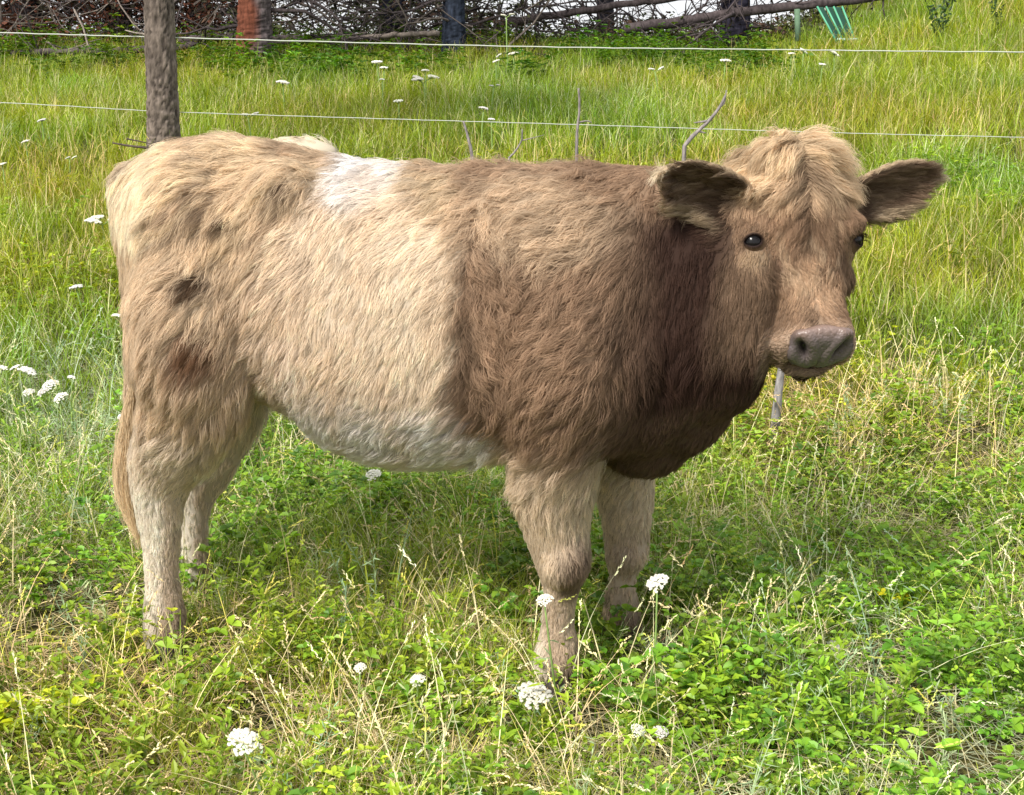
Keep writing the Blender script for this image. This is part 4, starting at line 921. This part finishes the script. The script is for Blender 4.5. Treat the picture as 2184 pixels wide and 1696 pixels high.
conifer(540, 15.0, 66, "thick trunk with rust orange bark down its left side, right of the near pine", srgb(98, 88, 88), srgb(98, 58, 44), 5, (.25, 0))
conifer(968, 15.6, 44, "slim blue black trunk beside the rusty stump", srgb(46, 52, 64), None, 6)
conifer(838, 17.0, 52, "dark trunk half lost in brushwood, left of the blue black one", srgb(48, 48, 62), None, 7)
conifer(1566, 16.4, 58, "dark trunk standing where the two fallen logs cross", srgb(50, 48, 60), None, 4)
conifer(60, 17.5, 60, "dark trunk behind the brushwood at the far left", srgb(60, 54, 54), None, 8)
conifer(255, 17.8, 50, "dark trunk behind the brushwood just left of the near pine", srgb(60, 52, 50), None, 8)
conifer(430, 18.2, 44, "slender dark trunk between the near pine and the orange barked tree", srgb(60, 52, 50), None, 6)
conifer(1290, 19.0, 34, "thin far trunk behind the left fallen log", srgb(56, 54, 60), None, 3)
def fallen(pts_, r0, r1, label, Y, spikes=16, col=DKB):
    P = np.array([pt(a, b, Y) for a, b in pts_]); P = resamp(P, 26); e = empty("fallen_log", tuple(P[0])); tag(e, label, "fallen log", "fallen logs along the top of the meadow")
    mb = MB(); mb.tube(P+R.normal(0, .006, P.shape), np.linspace(r0, r1, 26), 10, col, .06); mb.build("log", M_BARK, e)
    for _ in range(spikes):
        i = R.integers(1, 25); mb = MB(); branch(mb, P[i], [R.normal(0, .7), R.normal(0, .5), R.choice([-1, 1, 1])*R.uniform(.4, 1)], R.uniform(.3, .9), .011, 1, col*.8, .1, 4, (1, 4)); mb.build("branch", M_TWIG, e)
fallen([(1085, 46), (1225, 27), (1306, 12), (1440, -4), (1600, -30)], .045, .034, "fallen log rising from the brushwood out of the top edge", 16.2)
fallen([(1330, 62), (1450, 46), (1504, 38), (1576, 27), (1702, 13), (1815, 1), (1950, -22)], .058, .045, "thicker fallen log running over the green panel at the top right", 16.0)
fallen([(-60, 116), (90, 113), (200, 109), (330, 104), (420, 98)], .035, .04, "black log on the ground below the left brushwood", 15.2, 6)
fallen([(380, 86), (470, 80), (600, 84), (760, 80)], .04, .045, "log lying behind the orange barked trunk", 15.8, 6)
fallen([(560, 92), (720, 86), (850, 74), (935, 70)], .02, .03, "thin bent log left of the blue black trunk", 15.3, 5, GREY)
def brush():
    mb = MB()
    for _ in range(430):
        px = R.uniform(-900, 470) if R.random() < .66 else R.uniform(470, 1160); Y = R.uniform(15.3, 18.5); p = pt(px, 60, Y); z0 = float(gz(p[0], Y))
        branch(mb, [p[0], Y, z0+R.uniform(.0, 1.1)*(1 if px < 470 else .7)], [R.normal(0, 1), R.normal(0, .5), R.normal(.05, .35)], R.uniform(.5, 1.6), R.uniform(.007, .018), 2, (GREY if R.random() < .5 else DKB)*(.9 if px < 470 else .6), .3, 4, (2, 4))
    for _ in range(110):
        px = R.uniform(1130, 1800); Y = R.uniform(15.8, 17.5); p = pt(px, 60, Y); z0 = float(gz(p[0], Y))
        branch(mb, [p[0], Y, z0+R.uniform(.0, .5)], [R.normal(0, .8), R.normal(0, .5), R.normal(.6, .5)], R.uniform(.3, 1.), R.uniform(.005, .011), 1, DKB*.7, .3, 4, (1, 4))
    for _ in range(1500):
        px = R.uniform(-900, 480); Y = R.uniform(16.2, 20); p = pt(px, 60, Y); z0 = float(gz(p[0], Y)); needles(mb, [p[0], Y, z0+R.uniform(.0, 1.7)], (.3, .3, .18), 60, .07, srgb(112, 72, 57) if R.random() < .75 else srgb(60, 56, 44))
    for _ in range(330):
        px = R.uniform(480, 1800); Y = R.uniform(16, 19); p = pt(px, 60, Y); z0 = float(gz(p[0], Y)); needles(mb, [p[0], Y, z0+R.uniform(-.1, .30 if px > 1130 else (.55 if px > 700 else .9))], (.3, .3, .12), 50, .07, srgb(70, 74, 48) if R.random() < .6 else srgb(84, 66, 54))
    o = mb.build("brushwood", M_TWIG, None, False); tag(o, kind='stuff')
brush()
# reddish stump
p = on_ground(1022, 108); e = MB(); G0 = p
for i in range(26):
    a = R.uniform(0, 6.28); q = G0+np.array([R.uniform(-.16, .2), R.uniform(-.1, .1), R.uniform(0, .34)]); e.tube([q, q+rv(.07), q+rv(.14)], [.05, .055, .02], 7, srgb(118, 58, 40)*R.uniform(.5, 1.2), .15)
e.tube([G0+[-.02, 0, -.05], G0+[0, 0, .2], G0+[.03, 0, .40]], [.15, .13, .09], 14, srgb(108, 54, 38), .12)
tag(e.build("tree_stump", M_BARK), "rust red broken stump at the foot of the blue black trunk", "stump")
# green slatted panel
M_GRN = mat_plain("green_paint", tuple(srgb(78, 150, 118)), .5, .4, var=.3, vscale=12); M_GRD = mat_plain("gap_shade_board", tuple(srgb(14, 58, 44)), .6, .3, var=.35, vscale=10)  # boards coloured darker to paint the shade in the gaps between bars
b0 = on_ground(1830, 103); e = empty("slatted_panel", tuple(b0)); tag(e, "green slatted metal panel leaning under the end of the fallen log", "panel")
Yp = b0[1]
def pp(a, b, dy=0): return pt(a, b, Yp+dy)
for i, (xt, xb) in enumerate(((1743, 1792), (1762, 1806), (1778, 1816), (1796, 1830))):
    mb = MB(); mb.tube([pp(xt, 14, .15), pp((xt+xb)/2, 58, .08), pp(xb, 104)], .010, 8); mb.build("bar", M_GRN, e, True, False)
for i, (xt, xb) in enumerate(((1750, 1797), (1769, 1810), (1786, 1822))):
    A, B = pp(xt, 16, .18), pp(xb, 98, .03); sdv = np.array([.030, 0, 0]); V = np.array([A-sdv, A+sdv, B+sdv, B-sdv]); V = np.concatenate([V, V+[0, .012, .004]])
    mk("board", V, [[[0, 1, 2, 3], [7, 6, 5, 4], [0, 4, 5, 1], [1, 5, 6, 2], [2, 6, 7, 3], [3, 7, 4, 0]]], M_GRD, e)
mb = MB(); mb.tube([pp(1786, 84, -.02), pp(1830, 84, -.02)], .013, 8); mb.build("rung", mat_plain("pale_paint", tuple(srgb(176, 206, 196)), .5), e, True, False)
mb = MB(); mb.tube([pp(1700, 20, .1), pp(1702, 88, .05)], .03, 8); tag(mb.build("fence_post", mat_plain("green_post", tuple(srgb(84, 108, 84)), .8, var=.3)), "grey green post under the log left of the green panel", "post")
# electric fence
M_WIRE = mat_plain("polywire", (.42, .44, .38), .5, .3)
def wire(pts_, r, label, Y):
    P = resamp([pt(a, b, Y) for a, b in pts_], 120); A = P+np.stack([0*P[:, 0], .35*r*np.cos(np.arange(120)*2.1), .35*r*np.sin(np.arange(120)*2.1)], -1)
    mb = MB(); mb.tube(A, r, 6); tag(mb.build("fence_wire", M_WIRE, None, True, False), label, "fence wire", "electric fence wires behind the cow")
Yw = NT[1]+.02
wire([(-2200, 10), (-900, 45), (0, 70), (350, 80), (1092, 99), (1640, 106), (2184, 111), (3200, 112), (4400, 108)], .0040, "upper white fence wire, running past the trunks", Yw)
wire([(-2200, 120), (-900, 180), (0, 219), (350, 238), (800, 253), (1230, 266), (1700, 281), (2184, 293), (3200, 312), (4400, 330)], .0027, "lower white fence wire, crossing the grass behind the cow's back", Yw)
# dead sticks
M_GW = mat_tint("weathered_stick", .85, .15, .5, 80, (1, 1, .3))
def stick(label, pts_, r, Y, forks=(), kind="dead_stick", cat="stick", col=srgb(128, 120, 118)):
    P = resamp([pt(a, b, Y) for a, b in pts_], 14); P = np.concatenate([P, [[P[-1][0], P[-1][1]+.02, float(gz(P[-1][0], P[-1][1]))-.02]]]) if P[-1][2] > float(gz(P[-1][0], P[-1][1])) else P
    mb = MB(); mb.tube(P, np.linspace(r*.55, r, len(P)), 7, col, .08)
    for f in forks: mb.tube(resamp([pt(a, b, Y) for a, b in f], 6), np.linspace(r*.6, r*.25, 6), 5, col, .08)
    tag(mb.build(kind, M_GW), label, cat, "dead sticks in the grass behind the cow" if kind == "dead_stick" else None)
stick("forked grey stick rising at a slant behind the cow's withers", [(1548, 203), (1535, 228), (1512, 258), (1478, 290), (1460, 312)], .010, 6.3, [[(1535, 228), (1545, 218), (1549, 192)], [(1512, 258), (1480, 262)], [(1490, 280), (1505, 284)]])
stick("thin upright dead stem between the two wires over the shoulder", [(1234, 188), (1236, 230), (1231, 280), (1230, 338)], .008, 6.6, [[(1231, 262), (1252, 258), (1262, 262)]])
stick("short dark stub behind the middle of the back", [(988, 258), (996, 285), (1004, 318), (1007, 336)], .008, 6.0)
stick("thin curved twig just right of the dark stub", [(1114, 276), (1112, 300), (1098, 324), (1086, 336)], .005, 6.0, [[(1112, 300), (1130, 296), (1160, 288)]])
stick("dark broken twig lying left of the near pine", [(240, 305), (275, 311), (318, 316)], .008, 7.6, [[(270, 296), (300, 302), (325, 308)]], col=srgb(80, 70, 62))
stick("grey weathered stake in the clover below the muzzle", [(1676, 745), (1666, 800), (1657, 870), (1650, 960)], .0185, float(on_ground(1650, 955)[1]), kind="wooden_stake", cat="stake", col=srgb(134, 130, 128))
